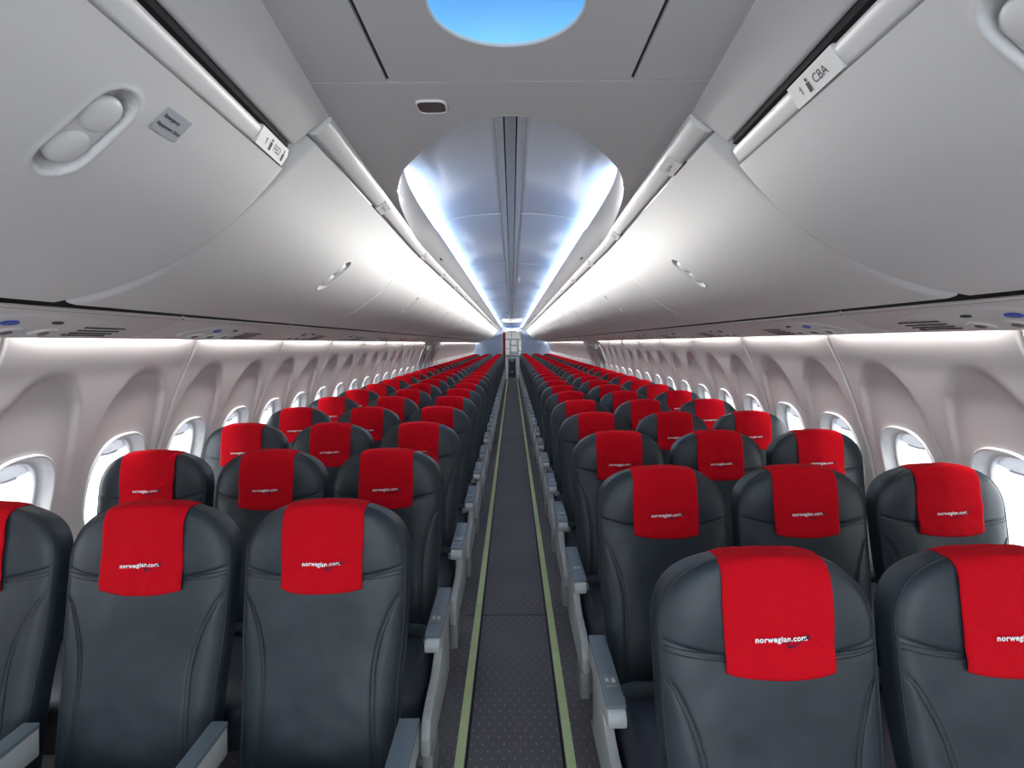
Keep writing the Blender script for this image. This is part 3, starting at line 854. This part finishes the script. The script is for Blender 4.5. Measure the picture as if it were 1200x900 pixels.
# ------------------------------------------------------------------ passenger service panels under the bins
PP = [(1.236, .112), (1.222, .105), (1.220, .099), (1.262, .076), (1.33, .051), (1.40, .034), (1.45, .027), (1.463, .029), (1.466, .038), (1.462, .060), (1.43, .075)]
PD = dense(PP[1:8], 24)
def psu_at(u): return float(np.interp(u, [p[0] for p in PD], [p[1] for p in PD]))
def psu_mesh(sd, ln):
    prof = [PP[0]] + PD + PP[8:]
    rows = [(.001, .004), (.005, .001), (.010, 0), (ln - .010, 0), (ln - .005, .001), (ln - .001, .004)]
    V = []
    for y, up in rows: V += [(sd * u, y, EYE + v + up) for u, v in prof]
    F = grid_faces(len(prof), len(rows))
    return me('housing', V, F if sd < 0 else [f[::-1] for f in F], M_PSU)
def pdisc(sd, u, y, r, h, K=20, ry=None, rings=((1, 0), (1, 1), (.8, 1.1), (.3, .9), (.02, .9))):
    V = []
    for q, hh in rings:
        for i in range(K):
            a = 2 * math.pi * i / K; uu = u + r * q * math.cos(a); 
            V.append((sd * uu, y + (ry or r) * q * math.sin(a), EYE + psu_at(uu) - h * hh))
    return me('disc', V, grid_faces(K, len(rings), 0, True), None)
PS = {}
for sd in (-1, 1):
    d = {}
    d['housing'] = psu_mesh(sd, PITCH)
    def md(m, *a, **k):
        x = pdisc(sd, *a, **k); x.materials.append(m); return x
    d['plate'] = md(M_BIN, 1.335, .50, .098, .003, 48, .33, ((1, 0), (.99, 1), (.9, 1.3), (.5, 1.3), (.02, 1.3)))
    d['lights'] = [md(M_RAIL, 1.35, y, .032, .008, 24, .042) for y in (.30, .42, .54)]
    d['lens'] = [md(M_SMOKE, 1.35, y, .014, .0105, 16) for y in (.30, .42, .54)]
    d['button'] = md(M_BLUEB, 1.285, .36, .012, .008, 16, .026)
    d['dark'] = md(M_SLOT, 1.275, .50, .006, .007, 12, .02)
    gb = MB()
    for i in range(9):
        y = .64 + .02 * i; u = 1.335
        for k in range(4):
            uu = u - .036 + .024 * k
            gb.box((sd * uu, y, EYE + psu_at(uu) - .0055), (.012, .009, .004))
    d['grille'] = gb.mesh('speaker_grille', M_SLOT, False)
    PS[sd] = d
for sd, sn in SIDES:
    y = -0.95; k = 0
    while y < Y_AFT - .3:
        ln = min(PITCH, Y_AFT - y)
        if ln < PITCH: break
        t = empty('service_panel', (0, y, 0), category='service panel', group='service panels under the %s bins' % sn,
                  label='reading light and vent panel under the bins, %s from the front on the %s' % (ORD[k], sn))
        d = PS[sd]
        ob('housing', d['housing'], t)
        if k < 9:
            p = ob('plate', d['plate'], t)
            for a, l in zip(d['lights'], d['lens']):
                r = ob('reading_light', a, t); ob('lens', l, r)
            ob('call_button', d['button'], t); ob('release_catch', d['dark'], t); ob('speaker_grille', d['grille'], t)
        y += PITCH; k += 1

# ------------------------------------------------------------------ seats
# local frame: x across, y aft (+), passenger faces -y; y = 0 at the front of the headrest; z from the floor
yc = hermite([.38, .55, .70, .85, .95, 1.05, 1.14], [-.105, -.080, -.052, -.025, -.010, 0.0, .014])
TOP = 1.118
def Wz(z):
    w = float(np.interp(z, [.38, .55, .66, .76, .88, .96], [.203, .206, .211, .2205, .2245, .2255]))
    if z > .945:
        q = min((z - .945) / (TOP - .945), 1.0)
        w = .2255 * max(0.0, 1 - q ** 2.55) ** (1 / 2.55)
    return w
def Tz(z):
    t = .112
    q = min(max((z - 1.02) / (TOP - 1.02), 0), 1)
    return t * (1 - .55 * q ** 2.2) * (1 if z < TOP - .004 else .9)
SEAM_Z = .922
wing = hermite([.38, .50, .62, .72, .78, .83, .865, .885], [.158, .150, .144, .147, .160, .180, .202, .226])
NEXP = 4.2
def sec(z, phi):
    """point of the seat-back section at height z, angle phi (0 = +x side, -pi/2 = front)"""
    W, T = Wz(z), Tz(z)
    c, s = math.cos(phi), math.sin(phi)
    x = W * math.copysign(abs(c) ** (2 / NEXP), c)
    y = yc(z) + T / 2 + T / 2 * math.copysign(abs(s) ** (2 / NEXP), s)
    return x, y
def front_y(x, z):
    """front surface (before seams)"""
    W, T = Wz(z), Tz(z); r = min(abs(x) / max(W, 1e-4), 1)
    y = yc(z) + T / 2 - T / 2 * (max(0, 1 - r ** NEXP)) ** (1 / NEXP)
    return y + puff(x, z)
def puff(x, z):
    W = Wz(z); r = min(abs(x) / max(W, .03), 1)
    zz = z - .016 * r * r
    h = math.exp(-((zz - SEAM_Z) / .0045) ** 2) * (-.0040)
    bulge = .008 * (1 - r ** 2.2)
    if z > SEAM_Z: bulge += .006 * (1 - math.exp(-((z - SEAM_Z) / .03))) * (1 - r ** 3) 
    else: bulge += .005 * (1 - math.exp(-((SEAM_Z - z) / .03)))* (1 - r ** 3)
    g = 0
    if z < .89:
        dw = abs(abs(x) - wing(z)); g = -.0040 * math.exp(-(dw / .0045) ** 2)
        if abs(x) > wing(z): g += .004 * smoothstep(0, .03, abs(x) - wing(z)) * (1 - r ** 6)
    return -(bulge + h + g)

def wr(x, y, z, f, amp, seed):
    return amp * noise.noise(Vector((x * f + seed, y * f, z * f * .8 + seed)))

def back_mesh(z0, z1, nz, cap_top, seed, name):
    NP = 200
    # angles denser on the front
    phis = []
    for i in range(NP):
        t = 2 * math.pi * i / NP
        phis.append(t)
    # parametrise by even spacing of the superellipse perimeter
    ref = [(math.copysign(abs(math.cos(t)) ** (2 / NEXP), math.cos(t)) * .22, math.copysign(abs(math.sin(t)) ** (2 / NEXP), math.sin(t)) * .055) for t in np.linspace(0, 2 * math.pi, 4001)]
    A = np.cumsum([0] + [math.hypot(ref[i+1][0]-ref[i][0], ref[i+1][1]-ref[i][1]) for i in range(4000)])
    phis = [float(np.interp(a, A, np.linspace(0, 2*math.pi, 4001))) for a in np.linspace(0, A[-1], NP, endpoint=False)]
    if cap_top:
        zs = list(np.linspace(z0, 1.06, nz)) + [1.06 + (TOP - 1.06) * math.sin(a) for a in np.linspace(0, math.pi / 2, 30)[1:]]
    else:
        zs = list(np.linspace(z0, z1, nz))
    V = []
    for z in zs:
        z_ = min(z, TOP - .0006)
        W = Wz(z_)
        for p in phis:
            x, y = sec(z_, p)
            s = math.sin(p)
            r = min(abs(x) / max(W, 1e-4), 1)
            if s < 0:
                k = min(1, (-s) ** .5)
                y += puff(x, z_) * (1 if r < .9 else max(0, (1 - r) / .1)) * k
                y += (wr(x, 0, z_, 9, .0030, seed) + wr(x, 0, z_, 26, .0012, seed + 7)) * k * (1 - r ** 4)
            # groove where front face meets the side gusset
            zb = z_ + .016 * r * r * math.exp(-((z_ - SEAM_Z) / .07) ** 2) * (1 if s < .3 else 0)
            V.append((x, y, zb))
    F = grid_faces(NP, len(zs), 0, True)
    if cap_top: F.append(tuple((len(zs) - 1) * NP + i for i in range(NP)))
    else: F.append(tuple(range(NP))[::-1])
    return me(name, V, F, M_LEATHER)

SEAT = {}
SEAT['backrest'] = [back_mesh(.38, SEAM_Z, 130, False, s, 'backrest') for s in (3.1, 17.7)]
SEAT['headrest'] = [back_mesh(SEAM_Z, TOP, 40, True, s, 'headrest') for s in (5.3,)]

def stitching():
    mb = MB()
    def fr(x, z, off=.0006):
        r = min(abs(x) / max(Wz(z), 1e-4), 1)
        zb = z + .016 * r * r * math.exp(-((z - SEAM_Z) / .07) ** 2)
        f = (1 if r < .9 else max(0, (1 - r) / .1))
        W, T = Wz(z), Tz(z)
        y = yc(z) + T / 2 - T / 2 * (max(0, 1 - r ** NEXP)) ** (1 / NEXP) + puff(x, z) * f
        return (x, y - off, zb)
    for dz in (-.0052, .0052):
        mb.tube([fr(x, SEAM_Z + dz) for x in np.linspace(-.213, .213, 60)], .0011, 5)
    for sd in (-1, 1):
        for dx in (-.0052, .0052):
            zs = np.linspace(.42, .868, 70)
            pts = [(sd * (wing(z) + dx), z) for z in zs if wing(z) + dx < Wz(z) * .965]
            mb.tube([fr(x, z) for x, z in pts], .0011, 5)
        # welt along the edge of the front face, round the headrest
        pts = []
        for z in list(np.linspace(.42, 1.05, 60)) + [1.05 + (1.112 - 1.05) * a for a in np.linspace(.05, 1, 16)]:
            x = Wz(z) * .972
            r = .972
            y = yc(z) + Tz(z) / 2 - Tz(z) / 2 * (1 - r ** NEXP) ** (1 / NEXP)
            pts.append((sd * x, y - .0005, z + .016 * .94 * math.exp(-((z - SEAM_Z) / .07) ** 2)))
        mb.tube(pts, .0022, 6)
    return mb.mesh('stitching', M_STITCH)
SEAT['stitching'] = stitching()

def cushion():
    bm = bmesh.new(); bmesh.ops.create_cube(bm, size=2)
    bmesh.ops.subdivide_edges(bm, edges=bm.edges[:], cuts=15, use_grid_fill=True)
    mb = MB().bm(bm); V = []
    n = 5.0
    for x, y, z in mb.V:
        l = (abs(x) ** n + abs(y) ** n + abs(z) ** n) ** (1 / n); x, y, z = x / l, y / l, z / l
        X, Y, Z = x * .218, -.345 + y * .265, .385 + z * .088
        if z > 0:
            Z += .012 * (1 - x * x) * (1 - y * y) + .02 * (-y) * .5 * max(0, z)
            for sd in (-1, 1):
                Z -= .005 * math.exp(-((abs(X) - .15) / .008) ** 2) * (1 if y < .9 else 0) * z
        V.append((X, Y, Z))
    return me('seat_cushion', V, mb.F, M_CUSHION)
SEAT['cushion'] = cushion()

def cover_mesh(seed, crease):
    """cloth over the headrest: follows the front, the top and a little of the back"""
    NX, NT = 41, 70; HW = .1095
    V = []; front_pts = {}
    cols = []
    for i in range(NX):
        x = -HW + 2 * HW * i / (NX - 1)
        zt = None
        zl, zh = .95, TOP - .0007
        for _ in range(40):
            mid = (zl + zh) / 2
            if Wz(mid) > abs(x) + .0008: zl = mid
            else: zh = mid
        zt = zl
        path = []
        q = abs(x) / HW
        zb = .890 + .012 * q ** 2.5
        zs = [zb + (zt - zb) * math.sin(a * math.pi / 2) for a in np.linspace(0, 1, 90)]
        fy = np.array([front_y(x, z) for z in zs])
        zz_ = np.array(zs)
        env = np.array([fy[np.abs(zz_ - z) < .026].min() for z in zs])
        ker = np.array([math.exp(-((k - 6) / 3.5) ** 2) for k in range(13)]); ker /= ker.sum()
        sm = np.convolve(np.pad(env, 6, mode='edge'), ker, 'valid')
        bl = np.clip((zt - zz_) / .03, 0, 1)
        sm = np.minimum(sm * bl + fy * (1 - bl), fy)
        for y_, z in zip(sm, zs): path.append((float(y_), z))
        for z in zs[::-1]:
            if z < .98: break
            W, T = Wz(z), Tz(z); r = min(abs(x) / W, 1)
            path.append((yc(z) + T / 2 + T / 2 * (max(0, 1 - r ** NEXP)) ** (1 / NEXP), z))
        A = np.cumsum([0] + [math.hypot(path[k+1][0]-path[k][0], path[k+1][1]-path[k][1]) for k in range(len(path)-1)])
        PY = [p[0] for p in path]; PZ = [p[1] for p in path]
        aa = np.concatenate([np.linspace(0, .26, 46)[:-1], np.linspace(.26, A[-1], NT - 45)])
        col = [(float(np.interp(a, A, PY)), float(np.interp(a, A, PZ))) for a in aa]
        cols.append(col)
    for j in range(NT):
        for i in range(NX):
            x = -HW + 2 * HW * i / (NX - 1)
            y, z = cols[i][j]
            y0, z0 = cols[i][max(j - 1, 0)]; y1, z1 = cols[i][min(j + 1, NT - 1)]
            ty, tz = y1 - y0, z1 - z0; l = math.hypot(ty, tz) or 1
            ny, nz = -tz / l, ty / l
            off = .004
            if j < 45:
                w = 1 - j / 45
                off += .004 * w ** 2
                off += crease * (wr(x, 0, z, 14, .006, seed) + wr(x + .3 * z, 0, z, 30, .004, seed + 3)) * min(1, w * 2)
            if crease > .6 and j < 45:
                for (xa, za, xb, zb_, am) in (((-.035, .89, -.005, 1.0, .0050), (.012, .885, .035, .985, .0055), (.055, .90, .03, 1.02, .0035), (-.10, .97, -.05, .925, .004)) if crease > .9 else ((-.02, .955, .11, 1.005, .0050), (-.11, .985, -.03, 1.03, .003), (.06, .90, .10, .97, .003))):
                    dx, dz = xb - xa, zb_ - za; tt = max(0, min(1, ((x - xa) * dx + (z - za) * dz) / (dx * dx + dz * dz)))
                    dd = math.hypot(x - xa - tt * dx, z - za - tt * dz)
                    off += am * math.exp(-(dd / .0065) ** 2) * math.sin(math.pi * min(1, tt * .8 + .2))
            off += wr(x, y, z, 22, .0012, seed)
            if j == 0: off -= .001
            q = abs(x) / HW
            if q > .96: off -= .001
            V.append((x * (1 + .012 * math.sin(z * 31 + seed) * q), y + ny * off, z + nz * off))
    F = grid_faces(NX, NT)
    d = me('headrest_cover', V, F, M_RED)
    # give the cloth thickness
    bm = bmesh.new(); bm.from_mesh(d)
    bmesh.ops.recalc_face_normals(bm, faces=bm.faces[:])
    if bm.faces[0].normal.y > 0: bmesh.ops.reverse_faces(bm, faces=bm.faces[:])
    ext = bmesh.ops.solidify(bm, geom=bm.faces[:], thickness=.0022)
    bm.to_mesh(d); bm.free()
    d.polygons.foreach_set('use_smooth', [True] * len(d.polygons))
    Vn = np.array(V).reshape(NT, NX, 3)
    def surf(x, z):
        i = (x + HW) / (2 * HW) * (NX - 1); i0 = min(max(int(i), 0), NX - 2); t = i - i0
        ya = np.interp(z, Vn[:45, i0, 2], Vn[:45, i0, 1]); yb = np.interp(z, Vn[:45, i0 + 1, 2], Vn[:45, i0 + 1, 1])
        return float(ya * (1 - t) + yb * t)
    return d, surf

def subdivide_2d(V, F, k):
    bm = bmesh.new(); vs = [bm.verts.new((p[0], p[1], 0)) for p in V]
    for f in F:
        try: bm.faces.new([vs[i] for i in f])
        except ValueError: pass
    bmesh.ops.triangulate(bm, faces=bm.faces[:])
    for _ in range(k): 
        long = [e for e in bm.edges if e.calc_length() > .006]
        if long: bmesh.ops.subdivide_edges(bm, edges=long, cuts=1)
    bmesh.ops.triangulate(bm, faces=bm.faces[:])
    mb = MB().bm(bm); return [(v[0], v[1]) for v in mb.V], mb.F

def logo(surf, seed):
    LZ = .970
    t = text2d('norwegian.com', width=.102, bold=.034)
    v2, f2 = subdivide_2d(t[0], t[1], 2)
    tilt = .035
    def put(x, z):
        X = x; Z = LZ + z + tilt * x
        return (X, surf(X, Z) - .0052, Z)
    w = me('lettering', [put(x, z) for x, z in v2], f2, M_WHITE_PRINT, False)
    # navy swoosh ending in a small aeroplane
    mb = MB()
    arc = [(.018, -.004), (.013, -.009), (.0125, -.0135), (.016, -.0165), (.022, -.0165), (.030, -.0125), (.040, -.0065), (.047, -.002)]
    wd = [.0006, .0012, .0016, .0017, .0013, .0009, .0008, .0008]
    n = 29; tt = np.linspace(0, 1, len(arc))
    fx = hermite(tt, [p[0] for p in arc]); fz = hermite(tt, [p[1] for p in arc])
    V = []
    for a in np.linspace(0, 1, n):
        x, z = fx(a), fz(a); b = min(a + .01, 1); c = max(b - .02, 0)
        dx, dz = fx(b) - fx(c), fz(b) - fz(c); l = math.hypot(dx, dz); h = float(np.interp(a, tt, wd))
        V += [(x - dz / l * h, z + dx / l * h), (x + dz / l * h, z - dx / l * h)]
    V3 = [put(x, z) for x, z in V]
    V3 = [(x, y - .0004, z) for x, y, z in V3]
    mb.add(V3, [(2*i, 2*i+1, 2*i+3, 2*i+2) for i in range(n - 1)])
    plane = [(.043, -.004), (.050, .0015), (.056, .0055), (.0575, .0052), (.0560, .0030), (.0590, .0035), (.0575, .0012), (.0535, .0000), (.0560, -.0045), (.0545, -.0048), (.0505, -.0018), (.0455, -.0048)]
    bm = bmesh.new(); vs = [bm.verts.new((p[0], p[1], 0)) for p in plane]; bm.faces.new(vs); bmesh.ops.triangulate(bm, faces=bm.faces[:])
    pm = MB().bm(bm)
    mb.add([(lambda q: (q[0], q[1] - .0006, q[2]))(put(v[0], v[1])) for v in pm.V], pm.F)
    return w, mb.mesh('emblem', M_NAVY_PRINT, False)

COVERS = []
for seed, cr in ((1.3, .25), (8.9, .5), (23.4, 1.0), (31.7, .8)):
    cv, sf = cover_mesh(seed, cr)
    COVERS.append((cv, *logo(sf, seed)))

def armrest_mesh(cx, wide=.052, front=-.50, aft=-.105, top=.604):
    """returns body, pad and front cap meshes"""
    w = wide / 2
    prof = [(aft, top), (front + .06, top - .004), (front + .015, top - .010), (front, top - .028), (front + .004, top - .048), (front + .03, top - .060), (aft - .12, top - .075), (aft, top - .078)]
    body = autosmooth(MB().prism([(y, z - .006) for y, z in prof], 'x', cx - w + .001, cx + w - .001, .006).mesh('armrest', M_ARMLIGHT), 40)
    pp = [(aft, top + .002), (front + .062, top - .001), (front + .022, top - .006), (front + .022, top - .016), (front + .06, top - .014), (aft, top - .012)]
    pad = autosmooth(MB().prism(pp, 'x', cx - w - .001, cx + w + .001, .005).mesh('arm_pad', M_ARMTOP), 40)
    return body, pad
AX = .2413
def end_panel(sd):
    """tall pale side panel under the aisle armrest; sd = side of the seat it is on"""
    P = [(-.10, .585), (-.255, .590), (-.345, .575), (-.315, .545), (-.300, .50), (-.320, .46), (-.40, .435), (-.52, .43), (-.585, .415), (-.615, .37), (-.61, .315), (-.585, .295), (-.40, .285), (-.10, .28)]
    t = np.linspace(0, 1, len(P) + 1); PC = P + [P[0]]
    x0 = sd * (AX - .010); x1 = sd * (AX + .020)
    return autosmooth(MB().prism(P, 'x', min(x0, x1), max(x0, x1), .009).mesh('end_panel', M_ARMLIGHT), 40)
def leg_mesh(y, x, shoe=True):
    mb = MB()
    mb.box((x, y, .165), (.05, .06, .30), .008)
    mb.box((x, y, .012), (.07, .14, .024), .006)
    return autosmooth(mb.mesh('leg', M_LEG), 40)
def belt_mesh(sd):
    V = []
    pts = [(sd * .214, -.255, .468), (sd * .195, -.235, .498), (sd * .15, -.225, .502), (sd * .08, -.215, .495), (0, -.205, .498), (-sd * .10, -.20, .500), (-sd * .20, -.21, .490)]
    mb = MB()
    for x, y, z in pts: V += [(x, y - .004, z + .022), (x, y - .010, z - .022), (x, y + .0, z - .022), (x, y + .004, z + .022)]
    mb.add(V, grid_faces(4, len(pts), 0, True))
    bk = MB(); bk.box((sd * .219, -.262, .505), (.010, .04, .045), .003); bk.box((sd * .205, -.268, .490), (.035, .012, .03), .004); bk.box((sd * .224, -.30, .535), (.012, .03, .03), .004)
    return mb.mesh('seat_belt', M_BELT), autosmooth(bk.mesh('belt_fitting', M_METAL), 40)
def switch_mesh(cx, top):
    mb = MB().box((cx, -.355, top + .0015), (.034, .050, .005), .0015)
    lm = MB()
    for i in (-1, 1): lm.box((cx + i * .0085, -.357, top + .0048), (.010, .016, .003), .001)
    return autosmooth(mb.mesh('switch_plate', M_SWITCH), 40), autosmooth(lm.mesh('button', M_ARMLIGHT), 40)
PARTS = {}
for sd in (-1, 1):      # sd = the side of the seat facing the aisle
    d = {}
    d['arm_aisle'] = armrest_mesh(sd * (AX + .006), .052, -.475)
    d['arm_mid'] = armrest_mesh(-sd * AX, .042, -.47, -.09, .590)
    d['arm_win'] = armrest_mesh(-sd * (AX - .020), .036, -.47, -.09, .590)
    d['panel'] = end_panel(sd)
    d['belt'] = belt_mesh(sd)
    d['switch'] = switch_mesh(sd * (AX + .006), .604)
    d['legs'] = [leg_mesh(y, sd * .17) for y in (-.50, -.16)]
    PARTS[sd] = d
shroud = {sd: autosmooth(MB().box((sd * (AX + .004), -.50, .235), (.035, .13, .10), .008).mesh('leg_shroud', M_LEG), 40) for sd in (-1, 1)}

def seat(x, y, sd_ai, pos, row, sn, near):
    """sd_ai: direction of the aisle seen from this seat (+1/-1); pos: 0 aisle, 1 middle, 2 window"""
    rng = random.Random(row * 17 + pos * 5 + (3 if sn == 'left' else 0))
    nm = ('aisle', 'middle', 'window')[pos]
    t = empty('passenger_seat', (x, y, 0), category='seat', group='rows of dark leather seats with red headrest covers',
              label='dark leather %s seat red headrest cover %s row from the front on the %s' % (nm, ORD[row], sn))
    d = PARTS[sd_ai]
    b = ob('backrest', SEAT['backrest'][rng.randrange(2)], t)
    if near: ob('stitching', SEAT['stitching'], b, None, kind='stuff')
    ob('headrest', SEAT['headrest'][0], t)
    if sn == 'left' and row == 0: cv = COVERS[2 if pos == 1 else 3]
    elif sn == 'right' and row == 0: cv = COVERS[0]
    else: cv = COVERS[rng.choice((0, 0, 1, 1, 3))]
    c = ob('headrest_cover', cv[0], t, (rng.uniform(-.003, .003) + (.008 if (sn == 'right' and row == 0 and pos == 0) else 0), 0, 0))
    if row < 16:
        ob('lettering', cv[1], c); ob('emblem', cv[2], c)
    ob('seat_cushion', SEAT['cushion'], t)
    if pos == 0:
        a = ob('armrest', d['arm_aisle'][0], t); ob('arm_pad', d['arm_aisle'][1], a)
        if row < 9:
            s = ob('switch_plate', d['switch'][0], a); ob('button', d['switch'][1], a)
        ob('end_panel', d['panel'], t); ob('leg_shroud', shroud[sd_ai], t)
    a = ob('armrest', d['arm_mid' if pos < 2 else 'arm_win'][0], t); ob('arm_pad', d['arm_mid' if pos < 2 else 'arm_win'][1], a)
    if near:
        bl = ob('seat_belt', d['belt'][0], t); ob('belt_fitting', d['belt'][1], bl)
    for l in d['legs']: ob('leg', l, t)

def LEFT_Y(r): return (1.535, 2.30, 3.09, 3.86)[r] if r < 4 else 3.86 + .757 * (r - 3)
def RIGHT_Y(r): return (1.138, 1.935, 2.725, 3.48)[r] if r < 4 else 3.48 + .757 * (r - 3)
SX = (.515, .9976, 1.4802)
for r in range(29):
    for p in range(3): seat(-SX[p], LEFT_Y(r), 1, p, r, 'left', r < 6)
for r in range(30):
    for p in range(3): seat(SX[p], RIGHT_Y(r), -1, p, r, 'right', r < 6)

# ------------------------------------------------------------------ aft end: partitions, galley, curtain, trolley, exit sign
DX, DZ = .415, 2.07
halfp = [(DX, 0)] + [p for p in half if p[0] > DX] + [(DX, 2.69)]
for sd, sn in SIDES:
    mb = MB().prism([(sd * x, z) for x, z in halfp], 'y', Y_AFT, Y_AFT + .05)
    ob('wall_back_' + sn, mb.mesh('wall_back', M_AFT, False), kind='structure', category='partition', label='plain blue grey partition at the aft end of the cabin on the %s' % sn)
mb = MB().box((0, Y_AFT + .0, DZ + .035), (2 * DX + .02, .06, .07), .01)
sf = ob('trim_%d' % (n_trim + 1), mb.mesh('soffit', M_RAIL, False), kind='structure', category='soffit', label='white soffit above the aft doorway with two small spotlights')
ob('upper_panel', MB().box((0, Y_AFT + .02, DZ + .37), (2 * DX + .002, .05, .60)).mesh('upper_panel', M_AFT, False), sf)
for sd in (-1, 1):
    ob('spotlight', MB().box((sd * .25, Y_AFT - .03, DZ - .004), (.09, .09, .012), .003).mesh('spotlight', M_SPOT), sf)
g = empty('galley_unit', (0, Y_AFT + 1.6, 0), category='galley', label='cream galley wall of lockers seen through the aft doorway')
ob('carcass', MB().box((0, .3, 1.1), (1.6, .5, 2.2), .01).mesh('carcass', M_LEG, False), g)
for (x, z, w, h) in ((-.50, 1.6, .38, 1.2), (-.16, 1.92, .30, .34), (.20, 1.92, .42, .34), (.36, 1.07, .16, .22), (-.20, 1.50, .22, .40), (.10, 1.58, .30, .24), (.10, 1.28, .30, .28), (.36, 1.45, .16, .5), (-.20, 1.14, .22, .28)):
    lk = ob('locker_door', autosmooth(MB().box((x, .04, z), (w - .035, .03, h - .035), .006).mesh('locker_door', M_GALLEY), 40), g)
    ob('latch', MB().box((x + w * .36, .02, z), (.03, .03, .04), .004).mesh('latch', M_SLOT), lk)
ob('base_cabinet', MB().box((0, .02, .465), (1.6, .10, .93), .005).mesh('base_cabinet', M_CART, False), g)
ob('counter', MB().box((0, .02, .95), (1.6, .14, .04), .005).mesh('counter', M_CARTD, False), g)
ob('back_lining', MB().box((0, .6, 1.2), (3.3, .04, 2.5)).mesh('back_lining', M_GALLEY, False), g)
V = []; n = 40
for i in range(n):
    a = i / (n - 1)
    for z in (.05, 2.0): V.append((-.40 + .11 * a, Y_AFT + .10 + .025 * math.sin(a * 19), z))
V2 = [(x, y + .006, z) for x, y, z in V]
F = [(2*i, 2*i+2, 2*i+3, 2*i+1) for i in range(n - 1)]; F += [tuple(q + 2*n for q in f[::-1]) for f in F]
ob('curtain', me('curtain', V + V2, F, M_CURTAIN), None, None, category='curtain', label='dark red curtain gathered at the left of the aft doorway')
tr = empty('galley_trolley', (0, 23.45, 0), category='trolley', label='dark metal galley trolley parked at the far end of the aisle')
ob('body', autosmooth(MB().box((0, .3, .50), (.34, .58, .86), .012).mesh('body', M_CART), 40), tr)
ob('door', autosmooth(MB().box((0, -.002, .50), (.27, .02, .74), .006).mesh('door', M_CARTD), 40), tr)
ob('door_latch', MB().box((0, -.02, .83), (.12, .02, .05), .005).mesh('door_latch', M_METAL), tr)
ob('label_plate', MB().box((0, -.015, .36), (.10, .008, .06), .002).mesh('label_plate', M_RAIL), tr)
ob('top_tray', autosmooth(MB().box((0, .3, .945), (.36, .60, .04), .008).mesh('top_tray', M_METAL), 40), tr)
for i in (-1, 1):
    for j in (.06, .54):
        w = MB().tube([(i * .13 - .014, j, .036), (i * .13 + .014, j, .036)], .036, 16).mesh('wheel', M_CARTD)
        ob('wheel', autosmooth(w, 50), tr)

ex = empty('exit_sign', (0, 15.2, 2.10), category='exit sign', label='white lit exit sign hanging from the vaulted ceiling far down the aisle')
ob('sign_body', autosmooth(MB().box((0, .02, .06), (.51, .04, .11), .018).mesh('sign_body', M_RAIL), 40), ex)
V = [(a, -.002, .06 + b) for a, b in superellipse(.245, .048, 6, 48)]
fc = ob('sign_face', me('sign_face', V, [tuple(range(48))], M_EXIT, False), ex)
te = text2d('< EXIT >', width=.34, bold=.02)
ob('lettering', me('lettering', [(x, -.006, .06 + z) for x, z in te[0]], te[1], M_BLACK_PRINT, False), fc)
for i in (-1, 1):
    ob('bracket', MB().box((i * .09, .02, .155), (.05, .035, .09), .006).mesh('bracket', M_RAIL), ex)
ob('bracket_plate', MB().box((0, .02, .195), (.30, .06, .012), .003).mesh('bracket_plate', M_RAIL), ex)
